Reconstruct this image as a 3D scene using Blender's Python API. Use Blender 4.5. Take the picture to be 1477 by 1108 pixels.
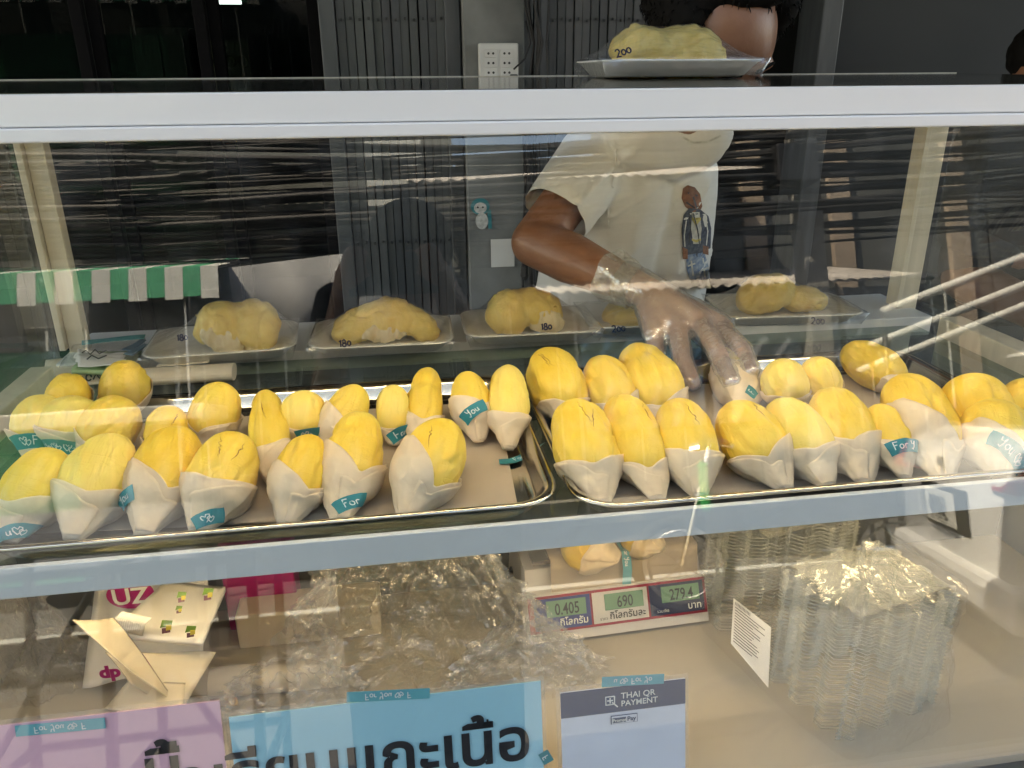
import bpy, bmesh, math, random
import numpy as np
from mathutils import Vector, Matrix, noise
from mathutils.bvhtree import BVHTree
for o in list(bpy.data.objects): bpy.data.objects.remove(o)
random.seed(7); noise.seed_set(7)
S = bpy.context.scene; COL = S.collection; R = math.radians
CZ = 1.40                                    # height of the camera above the pavement
# ------------------------------------------------------------------ camera
F_, TH, PS, RO = 1139.354, R(21.316), R(8.6487), R(-.42383)
fw = Vector((math.sin(PS)*math.cos(TH), math.cos(PS)*math.cos(TH), -math.sin(TH)))
r0 = Vector((math.cos(PS), -math.sin(PS), 0)); u0 = r0.cross(fw)
rt = r0*math.cos(RO)+u0*math.sin(RO); up = -r0*math.sin(RO)+u0*math.cos(RO)
CAM = Vector((0, 0, CZ))
cam = bpy.data.objects.new('camera', bpy.data.cameras.new('camera')); COL.objects.link(cam)
m = Matrix.Identity(4)
for i in range(3): m[i][0], m[i][1], m[i][2], m[i][3] = rt[i], up[i], -fw[i], CAM[i]
cam.matrix_world = m
cam.data.sensor_width = 36; cam.data.lens = 36*F_/1477; cam.data.clip_end = 500; cam.data.clip_start = .02
S.camera = cam
# ------------------------------------------------------------------ world, sun, exposure
SUN_EL, SUN_AZ = 54, -60                     # sun high behind the shop, to the left
W = bpy.data.worlds.new('World'); S.world = W; W.use_nodes = True
nt = W.node_tree; nt.nodes.clear()
sk = nt.nodes.new('ShaderNodeTexSky'); sk.sky_type = 'NISHITA'; sk.sun_disc = False
sk.sun_elevation = R(SUN_EL); sk.sun_rotation = R(SUN_AZ); sk.dust_density = 2.0
bg = nt.nodes.new('ShaderNodeBackground'); bg.inputs[1].default_value = .15
wo = nt.nodes.new('ShaderNodeOutputWorld')
nt.links.new(sk.outputs[0], bg.inputs[0]); nt.links.new(bg.outputs[0], wo.inputs[0])
sl = bpy.data.lights.new('sun', 'SUN'); sl.energy = 5.0; sl.angle = R(.5); sl.color = (1, .95, .87)
so = bpy.data.objects.new('sun', sl); COL.objects.link(so)
sd = Vector((math.sin(R(SUN_AZ))*math.cos(R(SUN_EL)), math.cos(R(SUN_AZ))*math.cos(R(SUN_EL)), math.sin(R(SUN_EL))))
so.rotation_euler = sd.to_track_quat('Z', 'Y').to_euler(); so.location = (0, 0, 20)
S.view_settings.view_transform = 'Standard'; S.view_settings.look = 'None'
S.view_settings.gamma = 1; S.view_settings.exposure = 2.84; S.view_settings.use_curve_mapping = False
S.view_settings.use_white_balance = True; S.view_settings.white_balance_temperature = 8300; S.view_settings.white_balance_tint = 10
S.render.engine = 'CYCLES'
S.cycles.use_denoising = True
S.cycles.max_bounces = 10; S.cycles.transparent_max_bounces = 40; S.cycles.diffuse_bounces = 4
S.cycles.glossy_bounces = 5; S.cycles.caustics_reflective = False; S.cycles.caustics_refractive = False
S.cycles.sample_clamp_indirect = 6

# ------------------------------------------------------------------ materials
def newmat(name):
    m = bpy.data.materials.new(name); m.use_nodes = True; m.node_tree.nodes.clear()
    return m, m.node_tree
def lk(nt, a, b): nt.links.new(a, b)
def nd(nt, t, **k):
    n = nt.nodes.new(t)
    for a, b in k.items(): setattr(n, a, b)
    return n
def coords(nt, scale=(1, 1, 1), obj=True):
    tc = nd(nt, 'ShaderNodeTexCoord'); mp = nd(nt, 'ShaderNodeMapping'); mp.inputs['Scale'].default_value = scale
    lk(nt, tc.outputs['Object' if obj else 'Generated'], mp.inputs[0]); return mp.outputs[0]
def mat(name, c, rough=.5, metal=0, c2=None, ns=8, stretch=(1, 1, 1), bump=0, bs=60, bstretch=None, spec=.5, sss=0, emit=None, es=0, detail=5, coat=0, trans=0):
    m, nt = newmat(name)
    out = nd(nt, 'ShaderNodeOutputMaterial'); p = nd(nt, 'ShaderNodeBsdfPrincipled')
    p.inputs['Roughness'].default_value = rough; p.inputs['Metallic'].default_value = metal
    p.inputs['Specular IOR Level'].default_value = spec; p.inputs['Coat Weight'].default_value = coat
    if c2 is None: c2 = tuple(x*.86 for x in c)
    n = nd(nt, 'ShaderNodeTexNoise'); n.inputs['Scale'].default_value = ns; n.inputs['Detail'].default_value = detail
    lk(nt, coords(nt, stretch), n.inputs[0])
    rp = nd(nt, 'ShaderNodeValToRGB'); rp.color_ramp.elements[0].position = .35; rp.color_ramp.elements[1].position = .65
    rp.color_ramp.elements[0].color = (*c2, 1); rp.color_ramp.elements[1].color = (*c, 1)
    lk(nt, n.outputs[0], rp.inputs[0]); lk(nt, rp.outputs[0], p.inputs['Base Color'])
    if bump:
        b = nd(nt, 'ShaderNodeTexNoise'); b.inputs['Scale'].default_value = bs; b.inputs['Detail'].default_value = 4
        lk(nt, coords(nt, bstretch or stretch), b.inputs[0])
        bn = nd(nt, 'ShaderNodeBump'); bn.inputs['Strength'].default_value = bump; bn.inputs['Distance'].default_value = .004
        lk(nt, b.outputs[0], bn.inputs['Height']); lk(nt, bn.outputs[0], p.inputs['Normal'])
    if sss:
        p.inputs['Subsurface Weight'].default_value = sss; p.inputs['Subsurface Radius'].default_value = (.012, .007, .003)
        p.inputs['Subsurface Scale'].default_value = .6
    if emit: p.inputs['Emission Color'].default_value = (*emit, 1); p.inputs['Emission Strength'].default_value = es
    sh = p.outputs[0]
    if trans:
        t = nd(nt, 'ShaderNodeBsdfTranslucent'); lk(nt, rp.outputs[0], t.inputs[0])
        mx = nd(nt, 'ShaderNodeMixShader'); mx.inputs[0].default_value = trans
        lk(nt, sh, mx.inputs[1]); lk(nt, t.outputs[0], mx.inputs[2]); sh = mx.outputs[0]
    lk(nt, sh, out.inputs[0]); return m
def film(name, tint=(1, 1, 1), f0=.045, haze=.03, rough=.02, bump=0, bs=40, hz=(.9, .9, .9), power=5, fmul=1, stretch=(1, 1, 1), dist=.004, smudge=0):
    """thin clear sheet: transparent + mirror by Schlick's law + a little milky diffuse"""
    m, nt = newmat(name)
    out = nd(nt, 'ShaderNodeOutputMaterial'); tr = nd(nt, 'ShaderNodeBsdfTransparent'); tr.inputs[0].default_value = (*tint, 1)
    df = nd(nt, 'ShaderNodeBsdfDiffuse'); df.inputs[0].default_value = (*hz, 1)
    mh = nd(nt, 'ShaderNodeMixShader'); mh.inputs[0].default_value = haze
    lk(nt, tr.outputs[0], mh.inputs[1]); lk(nt, df.outputs[0], mh.inputs[2])
    if smudge:
        sn = nd(nt, 'ShaderNodeTexNoise'); sn.inputs['Scale'].default_value = 9; sn.inputs['Detail'].default_value = 9; sn.inputs['Roughness'].default_value = .7; sn.inputs['Distortion'].default_value = 1.5; lk(nt, coords(nt, (1, 1.6, 1)), sn.inputs[0])
        sm = nd(nt, 'ShaderNodeMapRange'); sm.inputs[1].default_value = .52; sm.inputs[2].default_value = .78; sm.inputs[3].default_value = haze; sm.inputs[4].default_value = smudge; lk(nt, sn.outputs[0], sm.inputs[0]); lk(nt, sm.outputs[0], mh.inputs[0])
    gl = nd(nt, 'ShaderNodeBsdfGlossy'); gl.inputs['Roughness'].default_value = rough
    lw = nd(nt, 'ShaderNodeLayerWeight'); lw.inputs[0].default_value = .5
    pw = nd(nt, 'ShaderNodeMath', operation='POWER'); pw.inputs[1].default_value = power
    mu = nd(nt, 'ShaderNodeMath', operation='MULTIPLY_ADD'); mu.inputs[1].default_value = (1-f0)*fmul; mu.inputs[2].default_value = f0
    if bump:
        b = nd(nt, 'ShaderNodeTexNoise'); b.inputs['Scale'].default_value = bs; b.inputs['Detail'].default_value = 3
        lk(nt, coords(nt, stretch), b.inputs[0])
        bn = nd(nt, 'ShaderNodeBump'); bn.inputs['Strength'].default_value = bump; bn.inputs['Distance'].default_value = dist
        lk(nt, b.outputs[0], bn.inputs['Height']); lk(nt, bn.outputs[0], gl.inputs['Normal']); lk(nt, bn.outputs[0], lw.inputs['Normal'])
    lk(nt, lw.outputs['Facing'], pw.inputs[0]); lk(nt, pw.outputs[0], mu.inputs[0])
    mx = nd(nt, 'ShaderNodeMixShader'); lk(nt, mu.outputs[0], mx.inputs[0]); lk(nt, mh.outputs[0], mx.inputs[1]); lk(nt, gl.outputs[0], mx.inputs[2])
    lk(nt, mx.outputs[0], out.inputs[0]); return m

M = {}
M['white_alu'] = mat('white_alu', (.78, .765, .75), .32, c2=(.74, .725, .71), ns=3, stretch=(.3, 4, 4), coat=.2)
M['rail_blue'] = mat('rail_blue', (.66, .70, .73), .35, ns=3, c2=(.62, .66, .69))
M['old_alu'] = mat('old_alu', (.62, .58, .48), .4, ns=6, c2=(.52, .48, .39), stretch=(8, 8, .6))
M['glass'] = film('glass', tint=(.955, .97, .96), f0=.054, haze=.001, rough=0, smudge=.03)
M['glass_side'] = film('glass_side', tint=(.95, .97, .955), f0=.04, haze=.002, rough=0)
M['glass_shelf'] = film('glass_shelf', tint=(.72, .8, .77), f0=.06, haze=.10, rough=.03, hz=(.35, .42, .42))
M['glass_edge'] = mat('glass_edge', (.02, .07, .065), .1)
M['top_reflection_tone'] = mat('top_reflection_tone', (.075, .07, .055), .07, c2=(.05, .047, .038), ns=40, spec=.7)  # brownish reflection of the dark interior put into the base colour
M['rubber'] = mat('rubber', (.015, .017, .018), .5)
M['steel'] = mat('steel', (.62, .575, .50), .16, 1, c2=(.5, .46, .40), ns=14, stretch=(1, .2, 1), bump=.04, bs=90)
M['tray_floor'] = M['steel']
M['chrome'] = mat('chrome', (.8, .8, .8), .08, 1)
M['liner'] = mat('liner', (.56, .46, .35), .6, c2=(.48, .39, .29), ns=6, bump=.25, bs=14, trans=.15)
M['paper'] = mat('paper', (.86, .77, .62), .5, c2=(.80, .69, .53), ns=18, bump=.35, bs=45, trans=.22, sss=0)
M['paper_cream'] = mat('paper_cream', (.46, .41, .32), .5, c2=(.40, .355, .27), ns=5, bump=.15, bs=10, trans=.3)
M['paper_white'] = mat('paper_white', (.8, .78, .74), .55, ns=8, c2=(.74, .72, .68), bump=.2, bs=12)
M['tape'] = mat('tape', (.012, .25, .29), .3, c2=(.01, .21, .25), ns=20)
M['tape_pale'] = mat('tape_pale', (.13, .45, .52), .3, c2=(.10, .40, .48), ns=20)
M['ink_white'] = mat('ink_white', (.85, .88, .88), .5)
M['ink'] = mat('ink', (.012, .013, .02), .5)
M['ink_blue'] = mat('ink_blue', (.01, .02, .08), .5)
M['foam'] = mat('foam', (.80, .79, .74), .45, c2=(.76, .75, .70), ns=40, bump=.08, bs=400)
M['wrap'] = film('wrap', f0=.10, haze=.05, rough=.06, bump=.5, bs=38, power=3, fmul=.7, stretch=(1, 3.5, 1))
M['glove'] = film('glove', tint=(.98, .98, .98), f0=.2, haze=.25, rough=.11, bump=1, bs=75, power=2.2, fmul=.5, dist=.004, stretch=(1, .6, 1), hz=(.95, .93, .9))
M['bag_tight'] = film('bag_tight', tint=(.99, .99, .985), f0=.035, haze=.012, rough=.10, bump=.5, bs=26, power=2.5, fmul=.35, stretch=(1, 1, .5), dist=.01)
M['bag'] = film('bag', tint=(.995, .995, .99), f0=.13, haze=.05, rough=.06, bump=1, bs=58, power=2.4, fmul=.6, stretch=(1, 1, .45), dist=.012)
M['bag_flat'] = film('bag_flat', f0=.05, haze=.05, rough=.08, bump=.7, bs=22, power=3, fmul=.5)
M['clam'] = film('clam', tint=(.95, .96, .95), f0=.12, haze=.30, rough=.12, power=2, fmul=.6, hz=(.8, .83, .8))
M['skin'] = mat('skin', (.30, .135, .075), .42, c2=(.25, .105, .055), ns=25, bump=.12, bs=180, sss=.12)
M['hand_skin'] = mat('hand_skin', (.60, .34, .24), .45, c2=(.50, .25, .17), ns=30, bump=.2, bs=150, sss=.12)
M['hair'] = mat('hair', (.006, .005, .004), .85, ns=60, spec=.15)
M['shirt'] = mat('shirt', (.76, .75, .735), .85, c2=(.70, .69, .675), ns=5, bump=.3, bs=14)
M['dark_cloth'] = mat('dark_cloth', (.012, .012, .014), .9)
M['gate_metal'] = mat('gate_metal', (.085, .094, .102), .42, c2=(.055, .062, .068), ns=9, stretch=(3, 3, .4), metal=.0, bump=.1, bs=20)
M['gate_dark'] = mat('gate_dark', (.03, .033, .036), .6)
M['concrete'] = mat('concrete', (.26, .265, .255), .8, c2=(.14, .145, .14), ns=4.5, bump=.5, bs=25, detail=9)
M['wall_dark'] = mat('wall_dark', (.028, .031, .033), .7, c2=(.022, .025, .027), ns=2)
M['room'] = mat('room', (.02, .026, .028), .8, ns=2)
M['frame_black'] = mat('frame_black', (.012, .012, .013), .4)
M['door_black'] = mat('door_black', (.006, .006, .007), .85, spec=.1)
M['door_glass'] = film('door_glass', tint=(.3, .35, .35), f0=.005, haze=.01, rough=0, hz=(.05, .07, .07))
M['plastic_white'] = mat('plastic_white', (.72, .71, .68), .35, c2=(.68, .67, .64))
M['hole'] = mat('hole', (.01, .01, .01), .6)
M['cable'] = mat('cable', (.012, .012, .013), .6)
M['asphalt'] = mat('asphalt', (.085, .084, .08), .9, c2=(.055, .054, .052), ns=1.2, bump=.4, bs=120, detail=9)
M['pave'] = mat('pave', (.22, .21, .19), .85, c2=(.16, .155, .14), ns=2.5, bump=.3, bs=60)
M['kerb'] = mat('kerb', (.24, .235, .22), .8)
M['line_paint'] = mat('line_paint', (.72, .55, .12), .7)
M['car_white'] = mat('car_white', (.72, .73, .73), .22, coat=.8, c2=(.70, .71, .71))
M['car_glass'] = mat('car_glass', (.012, .015, .017), .05, spec=.8)
M['lamp_red'] = mat('lamp_red', (.32, .008, .012), .12, coat=.6)
M['tyre'] = mat('tyre', (.018, .018, .018), .8)
M['rim'] = mat('rim', (.45, .45, .46), .3, .9)
M['green_tarp'] = mat('green_tarp', (.02, .22, .09), .6, c2=(.015, .15, .065), ns=3, bump=.4, bs=6)
M['stripe_green'] = mat('stripe_green', (.03, .28, .15), .6)
M['stripe_white'] = mat('stripe_white', (.5, .52, .5), .6)
M['green_paint'] = mat('green_paint', (.03, .42, .12), .3, coat=.4)
M['stucco'] = mat('stucco', (.20, .21, .20), .85, c2=(.11, .12, .115), ns=1.1, detail=8)
M['stucco_cream'] = mat('stucco_cream', (.34, .28, .22), .85, c2=(.24, .19, .15), ns=.9, detail=8)
M['stucco_dark'] = mat('stucco_dark', (.085, .09, .088), .85, c2=(.045, .05, .05), ns=.9, detail=8)
M['roof_sheet'] = mat('roof_sheet', (.42, .40, .38), .5, c2=(.25, .23, .21), ns=2, detail=8)
M['blue_cloth'] = mat('blue_cloth', (.02, .10, .2), .7)
M['grey_cloth'] = mat('grey_cloth', (.22, .24, .28), .8)
M['magenta'] = mat('magenta', (.48, .015, .20), .4, c2=(.42, .012, .17))
M['cream_floor'] = mat('cream_floor', (.50, .44, .35), .38, c2=(.45, .395, .31), ns=3)
M['back_panel'] = mat('back_panel', (.17, .175, .16), .45, c2=(.13, .135, .125), ns=3)
M['blue_sign'] = mat('blue_sign', (.36, .68, .82), .28, c2=(.34, .66, .80), ns=2, coat=.4)
M['pink_sign'] = mat('pink_sign', (.80, .47, .60), .28, c2=(.78, .45, .58), ns=2, coat=.4)
M['qr_card'] = mat('qr_card', (.72, .76, .88), .28, coat=.4)
M['navy'] = mat('navy', (.012, .055, .16), .3, coat=.4)
M['scale_white'] = mat('scale_white', (.74, .71, .69), .35)
M['scale_red'] = mat('scale_red', (.36, .02, .05), .35)
M['scale_blue'] = mat('scale_blue', (.03, .05, .25), .35)
M['scale_navy'] = mat('scale_navy', (.02, .03, .09), .35)
M['lcd'] = mat('lcd', (.16, .27, .18), .25, emit=(.10, .30, .16), es=.03)
M['pad_green'] = mat('pad_green', (.42, .55, .27), .7)
M['seed_fibre'] = mat('seed_fibre', (.80, .72, .52), .6, c2=(.66, .52, .30), ns=28, bump=.8, bs=90, stretch=(1, 1, .3), sss=.1)
M['phone'] = mat('phone', (.01, .01, .012), .2)
M['led'] = mat('led', (1, .9, .7), .5, emit=(1, .88, .66), es=17)
M['led_low'] = mat('led_low', (1, .9, .7), .5, emit=(1, .80, .50), es=9)
M['led_cool'] = mat('led_cool', (1, 1, 1), .5, emit=(.85, .93, 1), es=4)
M['crack'] = mat('crack', (.26, .12, .02), .7)
M['print_brown'] = mat('print_brown', (.28, .11, .05), .8, c2=(.16, .06, .03), ns=90)
M['print_navy'] = mat('print_navy', (.02, .03, .06), .8, c2=(.07, .09, .13), ns=120)
M['print_blue'] = mat('print_blue', (.05, .13, .30), .8, c2=(.35, .42, .52), ns=80)
M['print_white'] = mat('print_white', (.7, .7, .66), .8, c2=(.45, .45, .42), ns=80)
M['print_yellow'] = mat('print_yellow', (.6, .5, .15), .8)
M['teal'] = mat('teal', (.03, .25, .28), .5)
M['sky_blue_bag'] = mat('sky_blue_bag', (.05, .13, .2), .4)

def paper_mat(name, c, c2):
    m, nt = newmat(name); out = nd(nt, 'ShaderNodeOutputMaterial'); p = nd(nt, 'ShaderNodeBsdfPrincipled'); co = coords(nt)
    n = nd(nt, 'ShaderNodeTexNoise'); n.inputs['Scale'].default_value = 22; n.inputs['Detail'].default_value = 5; lk(nt, co, n.inputs[0])
    rp = nd(nt, 'ShaderNodeValToRGB'); rp.color_ramp.elements[0].position = .35; rp.color_ramp.elements[1].position = .65
    rp.color_ramp.elements[0].color = (*c2, 1); rp.color_ramp.elements[1].color = (*c, 1); lk(nt, n.outputs[0], rp.inputs[0]); lk(nt, rp.outputs[0], p.inputs['Base Color'])
    dn_ = nd(nt, 'ShaderNodeMixRGB', blend_type='ADD'); dn_.inputs[0].default_value = .02; lk(nt, co, dn_.inputs[1]); lk(nt, n.outputs[1], dn_.inputs[2])
    v = nd(nt, 'ShaderNodeTexVoronoi'); v.inputs['Scale'].default_value = 52; lk(nt, dn_.outputs[0], v.inputs[0])
    v2 = nd(nt, 'ShaderNodeTexVoronoi'); v2.inputs['Scale'].default_value = 130; lk(nt, dn_.outputs[0], v2.inputs[0])
    ad = nd(nt, 'ShaderNodeMath', operation='MULTIPLY_ADD'); ad.inputs[1].default_value = .35; lk(nt, v2.outputs[0], ad.inputs[0]); lk(nt, v.outputs[0], ad.inputs[2])
    b = nd(nt, 'ShaderNodeBump'); b.inputs['Strength'].default_value = .26; b.inputs['Distance'].default_value = .005; lk(nt, ad.outputs[0], b.inputs['Height']); lk(nt, b.outputs[0], p.inputs['Normal'])
    p.inputs['Roughness'].default_value = .42; t = nd(nt, 'ShaderNodeBsdfTranslucent'); lk(nt, rp.outputs[0], t.inputs[0]); lk(nt, b.outputs[0], t.inputs['Normal'])
    mx = nd(nt, 'ShaderNodeMixShader'); mx.inputs[0].default_value = .28; lk(nt, p.outputs[0], mx.inputs[1]); lk(nt, t.outputs[0], mx.inputs[2]); lk(nt, mx.outputs[0], out.inputs[0]); return m
M['wrap_paper'] = paper_mat('wrap_paper', (.92, .79, .60), (.87, .72, .52))
def flesh_mat(name, c, c2, seed):
    m, nt = newmat(name)
    out = nd(nt, 'ShaderNodeOutputMaterial'); p = nd(nt, 'ShaderNodeBsdfPrincipled')
    co = coords(nt, (1, 1, .32)); co3 = coords(nt, (1, 1, 1))
    n = nd(nt, 'ShaderNodeTexNoise'); n.inputs['Scale'].default_value = 26; n.inputs['Detail'].default_value = 6; n.inputs['Roughness'].default_value = .55
    n.noise_dimensions = '4D'; n.inputs['W'].default_value = seed; lk(nt, co3, n.inputs[0])
    rp = nd(nt, 'ShaderNodeValToRGB'); rp.color_ramp.elements[0].position = .3; rp.color_ramp.elements[1].position = .7
    rp.color_ramp.elements[0].color = (*c2, 1); rp.color_ramp.elements[1].color = (*c, 1)
    lk(nt, n.outputs[0], rp.inputs[0])
    # paler, milky patches
    n2 = nd(nt, 'ShaderNodeTexNoise'); n2.inputs['Scale'].default_value = 60; n2.inputs['Detail'].default_value = 8; lk(nt, co, n2.inputs[0])
    mr = nd(nt, 'ShaderNodeMapRange'); mr.inputs[1].default_value = .52; mr.inputs[2].default_value = .75; mr.inputs[4].default_value = .45
    lk(nt, n2.outputs[0], mr.inputs[0])
    mx = nd(nt, 'ShaderNodeMix', data_type='RGBA'); mx.inputs[7].default_value = (.84, .64, .22, 1)
    lk(nt, mr.outputs[0], mx.inputs[0]); lk(nt, rp.outputs[0], mx.inputs[6]); lk(nt, mx.outputs[2], p.inputs['Base Color'])
    # skin folds run along the pod, with finer cross wrinkles
    w = nd(nt, 'ShaderNodeTexNoise'); w.inputs['Scale'].default_value = 85; w.inputs['Detail'].default_value = 5; w.inputs['Distortion'].default_value = 1.2
    w.noise_dimensions = '4D'; w.inputs['W'].default_value = seed+3; lk(nt, coords(nt, (1, 1, .17)), w.inputs[0])
    v = nd(nt, 'ShaderNodeTexNoise'); v.inputs['Scale'].default_value = 22; v.inputs['Detail'].default_value = 3; v.inputs['Distortion'].default_value = 2.2
    v.noise_dimensions = '4D'; v.inputs['W'].default_value = seed+9; lk(nt, coords(nt, (.6, .6, 1.4)), v.inputs[0])
    ab = nd(nt, 'ShaderNodeMath', operation='SUBTRACT'); ab.inputs[1].default_value = .5; lk(nt, v.outputs[0], ab.inputs[0])
    ab2 = nd(nt, 'ShaderNodeMath', operation='ABSOLUTE'); lk(nt, ab.outputs[0], ab2.inputs[0])
    mn = nd(nt, 'ShaderNodeMath', operation='MINIMUM'); mn.inputs[1].default_value = .035; lk(nt, ab2.outputs[0], mn.inputs[0])
    ml = nd(nt, 'ShaderNodeMath', operation='MULTIPLY_ADD'); ml.inputs[1].default_value = 3; lk(nt, mn.outputs[0], ml.inputs[0]); lk(nt, w.outputs[0], ml.inputs[2])
    b = nd(nt, 'ShaderNodeBump'); b.inputs['Strength'].default_value = .5; b.inputs['Distance'].default_value = .005
    lk(nt, ml.outputs[0], b.inputs['Height']); lk(nt, b.outputs[0], p.inputs['Normal'])
    p.inputs['Roughness'].default_value = .5; p.inputs['Specular IOR Level'].default_value = .35
    p.inputs['Subsurface Weight'].default_value = .18; p.inputs['Subsurface Radius'].default_value = (.012, .007, .002); p.inputs['Subsurface Scale'].default_value = .5
    lk(nt, p.outputs[0], out.inputs[0]); return m
FLESH = [flesh_mat('flesh', (.86, .64, .135), (.78, .53, .07), 1), flesh_mat('flesh_pale', (.88, .70, .20), (.82, .60, .12), 5), flesh_mat('flesh_deep', (.84, .60, .10), (.75, .48, .05), 9)]
FLESH_DULL = flesh_mat('flesh_dull', (.85, .68, .27), (.77, .54, .13), 13)

M['cream_film'] = film('cream_film', tint=(.95, .92, .86), f0=.05, haze=.55, rough=.25, hz=(.74, .66, .52), bump=.3, bs=20)
# ------------------------------------------------------------------ helpers
def link(name, verts, faces, m=None, parent=None, smooth=True, loc=None):
    me = bpy.data.meshes.new(name); me.from_pydata([tuple(v) for v in verts], [], [tuple(f) for f in faces]); me.validate(); me.update()
    o = bpy.data.objects.new(name, me); COL.objects.link(o)
    if m is not None: me.materials.append(M[m] if isinstance(m, str) else m)
    if smooth: me.polygons.foreach_set('use_smooth', [True]*len(me.polygons))
    if parent is not None: o.parent = parent
    if loc is not None: o.location = loc
    return o
def tag(o, label=None, cat=None, group=None, kind=None):
    if label: o['label'] = label
    if cat: o['category'] = cat
    if group: o['group'] = group
    if kind: o['kind'] = kind
    return o
def thing(name, label, cat, loc=(0, 0, 0), group=None, rz=0):
    o = bpy.data.objects.new(name, None); COL.objects.link(o); o.location = loc; o.rotation_euler = (0, 0, rz); o.empty_display_size = .02
    return tag(o, label, cat, group)
def V(x, y, z): return Vector((x, y, z))
class MB:
    def __init__(s): s.v = []; s.f = []
    def add(s, vs, fs):
        k = len(s.v); s.v += [Vector(v) for v in vs]; s.f += [tuple(i+k for i in f) for f in fs]; return s
    def box(s, a, b, bev=0, T=None):
        bm = bmesh.new(); bmesh.ops.create_cube(bm, size=1)
        a, b = Vector(a), Vector(b); c = (a+b)/2; d = b-a
        for v in bm.verts: v.co = Vector((v.co.x*d.x, v.co.y*d.y, v.co.z*d.z))+c
        if bev: bmesh.ops.bevel(bm, geom=list(bm.edges), offset=bev, segments=2, affect='EDGES', profile=.5)
        if T: bm.transform(T)
        bm.verts.index_update(); s.add([v.co.copy() for v in bm.verts], [[v.index for v in f.verts] for f in bm.faces]); bm.free(); return s
    def hexa(s, p):   # 8 points: bottom 4, top 4
        return s.add(p, [(3, 2, 1, 0), (4, 5, 6, 7), (0, 1, 5, 4), (1, 2, 6, 5), (2, 3, 7, 6), (3, 0, 4, 7)])
    def tube(s, pts, r, n=8, closed=False):
        pts = [Vector(p) for p in pts]; N = len(pts); vs = []; rr = r if hasattr(r, '__len__') else [r]*N
        prev = None
        for i, p in enumerate(pts):
            t = (pts[(i+1) % N]-pts[i-1]) if closed else (pts[min(i+1, N-1)]-pts[max(i-1, 0)])
            t.normalize()
            if prev is None: prev = t.orthogonal().normalized()
            a = (prev-t*prev.dot(t)).normalized(); prev = a; b = t.cross(a)
            vs += [p+(a*math.cos(2*math.pi*k/n)+b*math.sin(2*math.pi*k/n))*rr[i] for k in range(n)]
        fs = []
        for i in range(N if closed else N-1):
            for k in range(n):
                j = (i+1) % N; fs.append((i*n+k, i*n+(k+1) % n, j*n+(k+1) % n, j*n+k))
        if not closed: fs += [tuple(range(n))[::-1], tuple((N-1)*n+k for k in range(n))]
        return s.add(vs, fs)
    def lathe(s, prof, c, n=32, ax='Z', sx=1, sy=1):
        vs = []; c = Vector(c)
        for r, h in prof:
            for k in range(n):
                a = 2*math.pi*k/n; x, y = r*math.cos(a)*sx, r*math.sin(a)*sy
                vs.append(c+(V(x, y, h) if ax == 'Z' else V(h, x, y) if ax == 'X' else V(x, h, y)))
        fs = [(i*n+k, i*n+(k+1) % n, (i+1)*n+(k+1) % n, (i+1)*n+k) for i in range(len(prof)-1) for k in range(n)]
        return s.add(vs, fs)
    def loft(s, rings, cap=True):
        n = len(rings[0]); vs = [v for r in rings for v in r]
        fs = [(i*n+k, i*n+(k+1) % n, (i+1)*n+(k+1) % n, (i+1)*n+k) for i in range(len(rings)-1) for k in range(n)]
        if cap: fs += [tuple(range(n))[::-1], tuple((len(rings)-1)*n+k for k in range(n))]
        return s.add(vs, fs)
    def prism(s, poly, d):  # polygon of 3D points extruded by d
        n = len(poly); d = Vector(d); vs = [Vector(p) for p in poly]+[Vector(p)+d for p in poly]
        return s.add(vs, [tuple(range(n))[::-1], tuple(range(n, 2*n))]+[(k, (k+1) % n, n+(k+1) % n, n+k) for k in range(n)])
    def put(s, name, m, parent=None, smooth=False, label=None, loc=None):
        o = link(name, s.v, s.f, m, parent, smooth, loc)
        if label: o['label'] = label
        return o
def box(name, a, b, m, parent=None, bev=0, label=None): return MB().box(a, b, bev).put(name, m, parent, label=label)
def ray(px, py): return fw+rt*((px-738.5)/F_)+up*((554-py)/F_)
def atz(px, py, z):   # a point on a level z (above the pavement)
    d = ray(px, py); return CAM+d*((z-CZ)/d.z)
def aty(px, py, y): d = ray(px, py); return CAM+d*(y/d.y)
A12 = R(12); PN = V(0, -math.cos(A12), math.sin(A12)); PO = V(0, .615, CZ-.385)   # plane of the sloping front pane
def pane(px, py, off=0): d = ray(px, py); o = PO-PN*off; return CAM+d*((o-CAM).dot(PN)/d.dot(PN))
def paneY(z): return .615-math.tan(A12)*((CZ-.385)-z)
def evalmesh(o):
    dg = bpy.context.evaluated_depsgraph_get(); me = bpy.data.meshes.new_from_object(o.evaluated_get(dg)); return me
def text_mb(txt, size, align='CENTER', bold=0, shear=0, res=3):
    cu = bpy.data.curves.new('t', 'FONT'); cu.body = txt; cu.size = size; cu.align_x = align; cu.offset = bold; cu.shear = shear; cu.resolution_u = res
    o = bpy.data.objects.new('t', cu); COL.objects.link(o); bpy.context.view_layer.update()
    me = evalmesh(o); vs = [v.co.copy() for v in me.vertices]; fs = [tuple(p.vertices) for p in me.polygons]
    bpy.data.objects.remove(o); bpy.data.curves.remove(cu); bpy.data.meshes.remove(me); return vs, fs
def text_on(name, txt, size, O, X, Y, m, parent, align='CENTER', bold=0, shear=0, sx=1, lift=.0006):
    vs, fs = text_mb(txt, size, align, bold, shear); X = Vector(X).normalized(); Y = Vector(Y).normalized(); N = X.cross(Y)
    return link(name, [Vector(O)+X*v.x*sx+Y*v.y+N*lift for v in vs], fs, m, parent, smooth=False)
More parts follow.
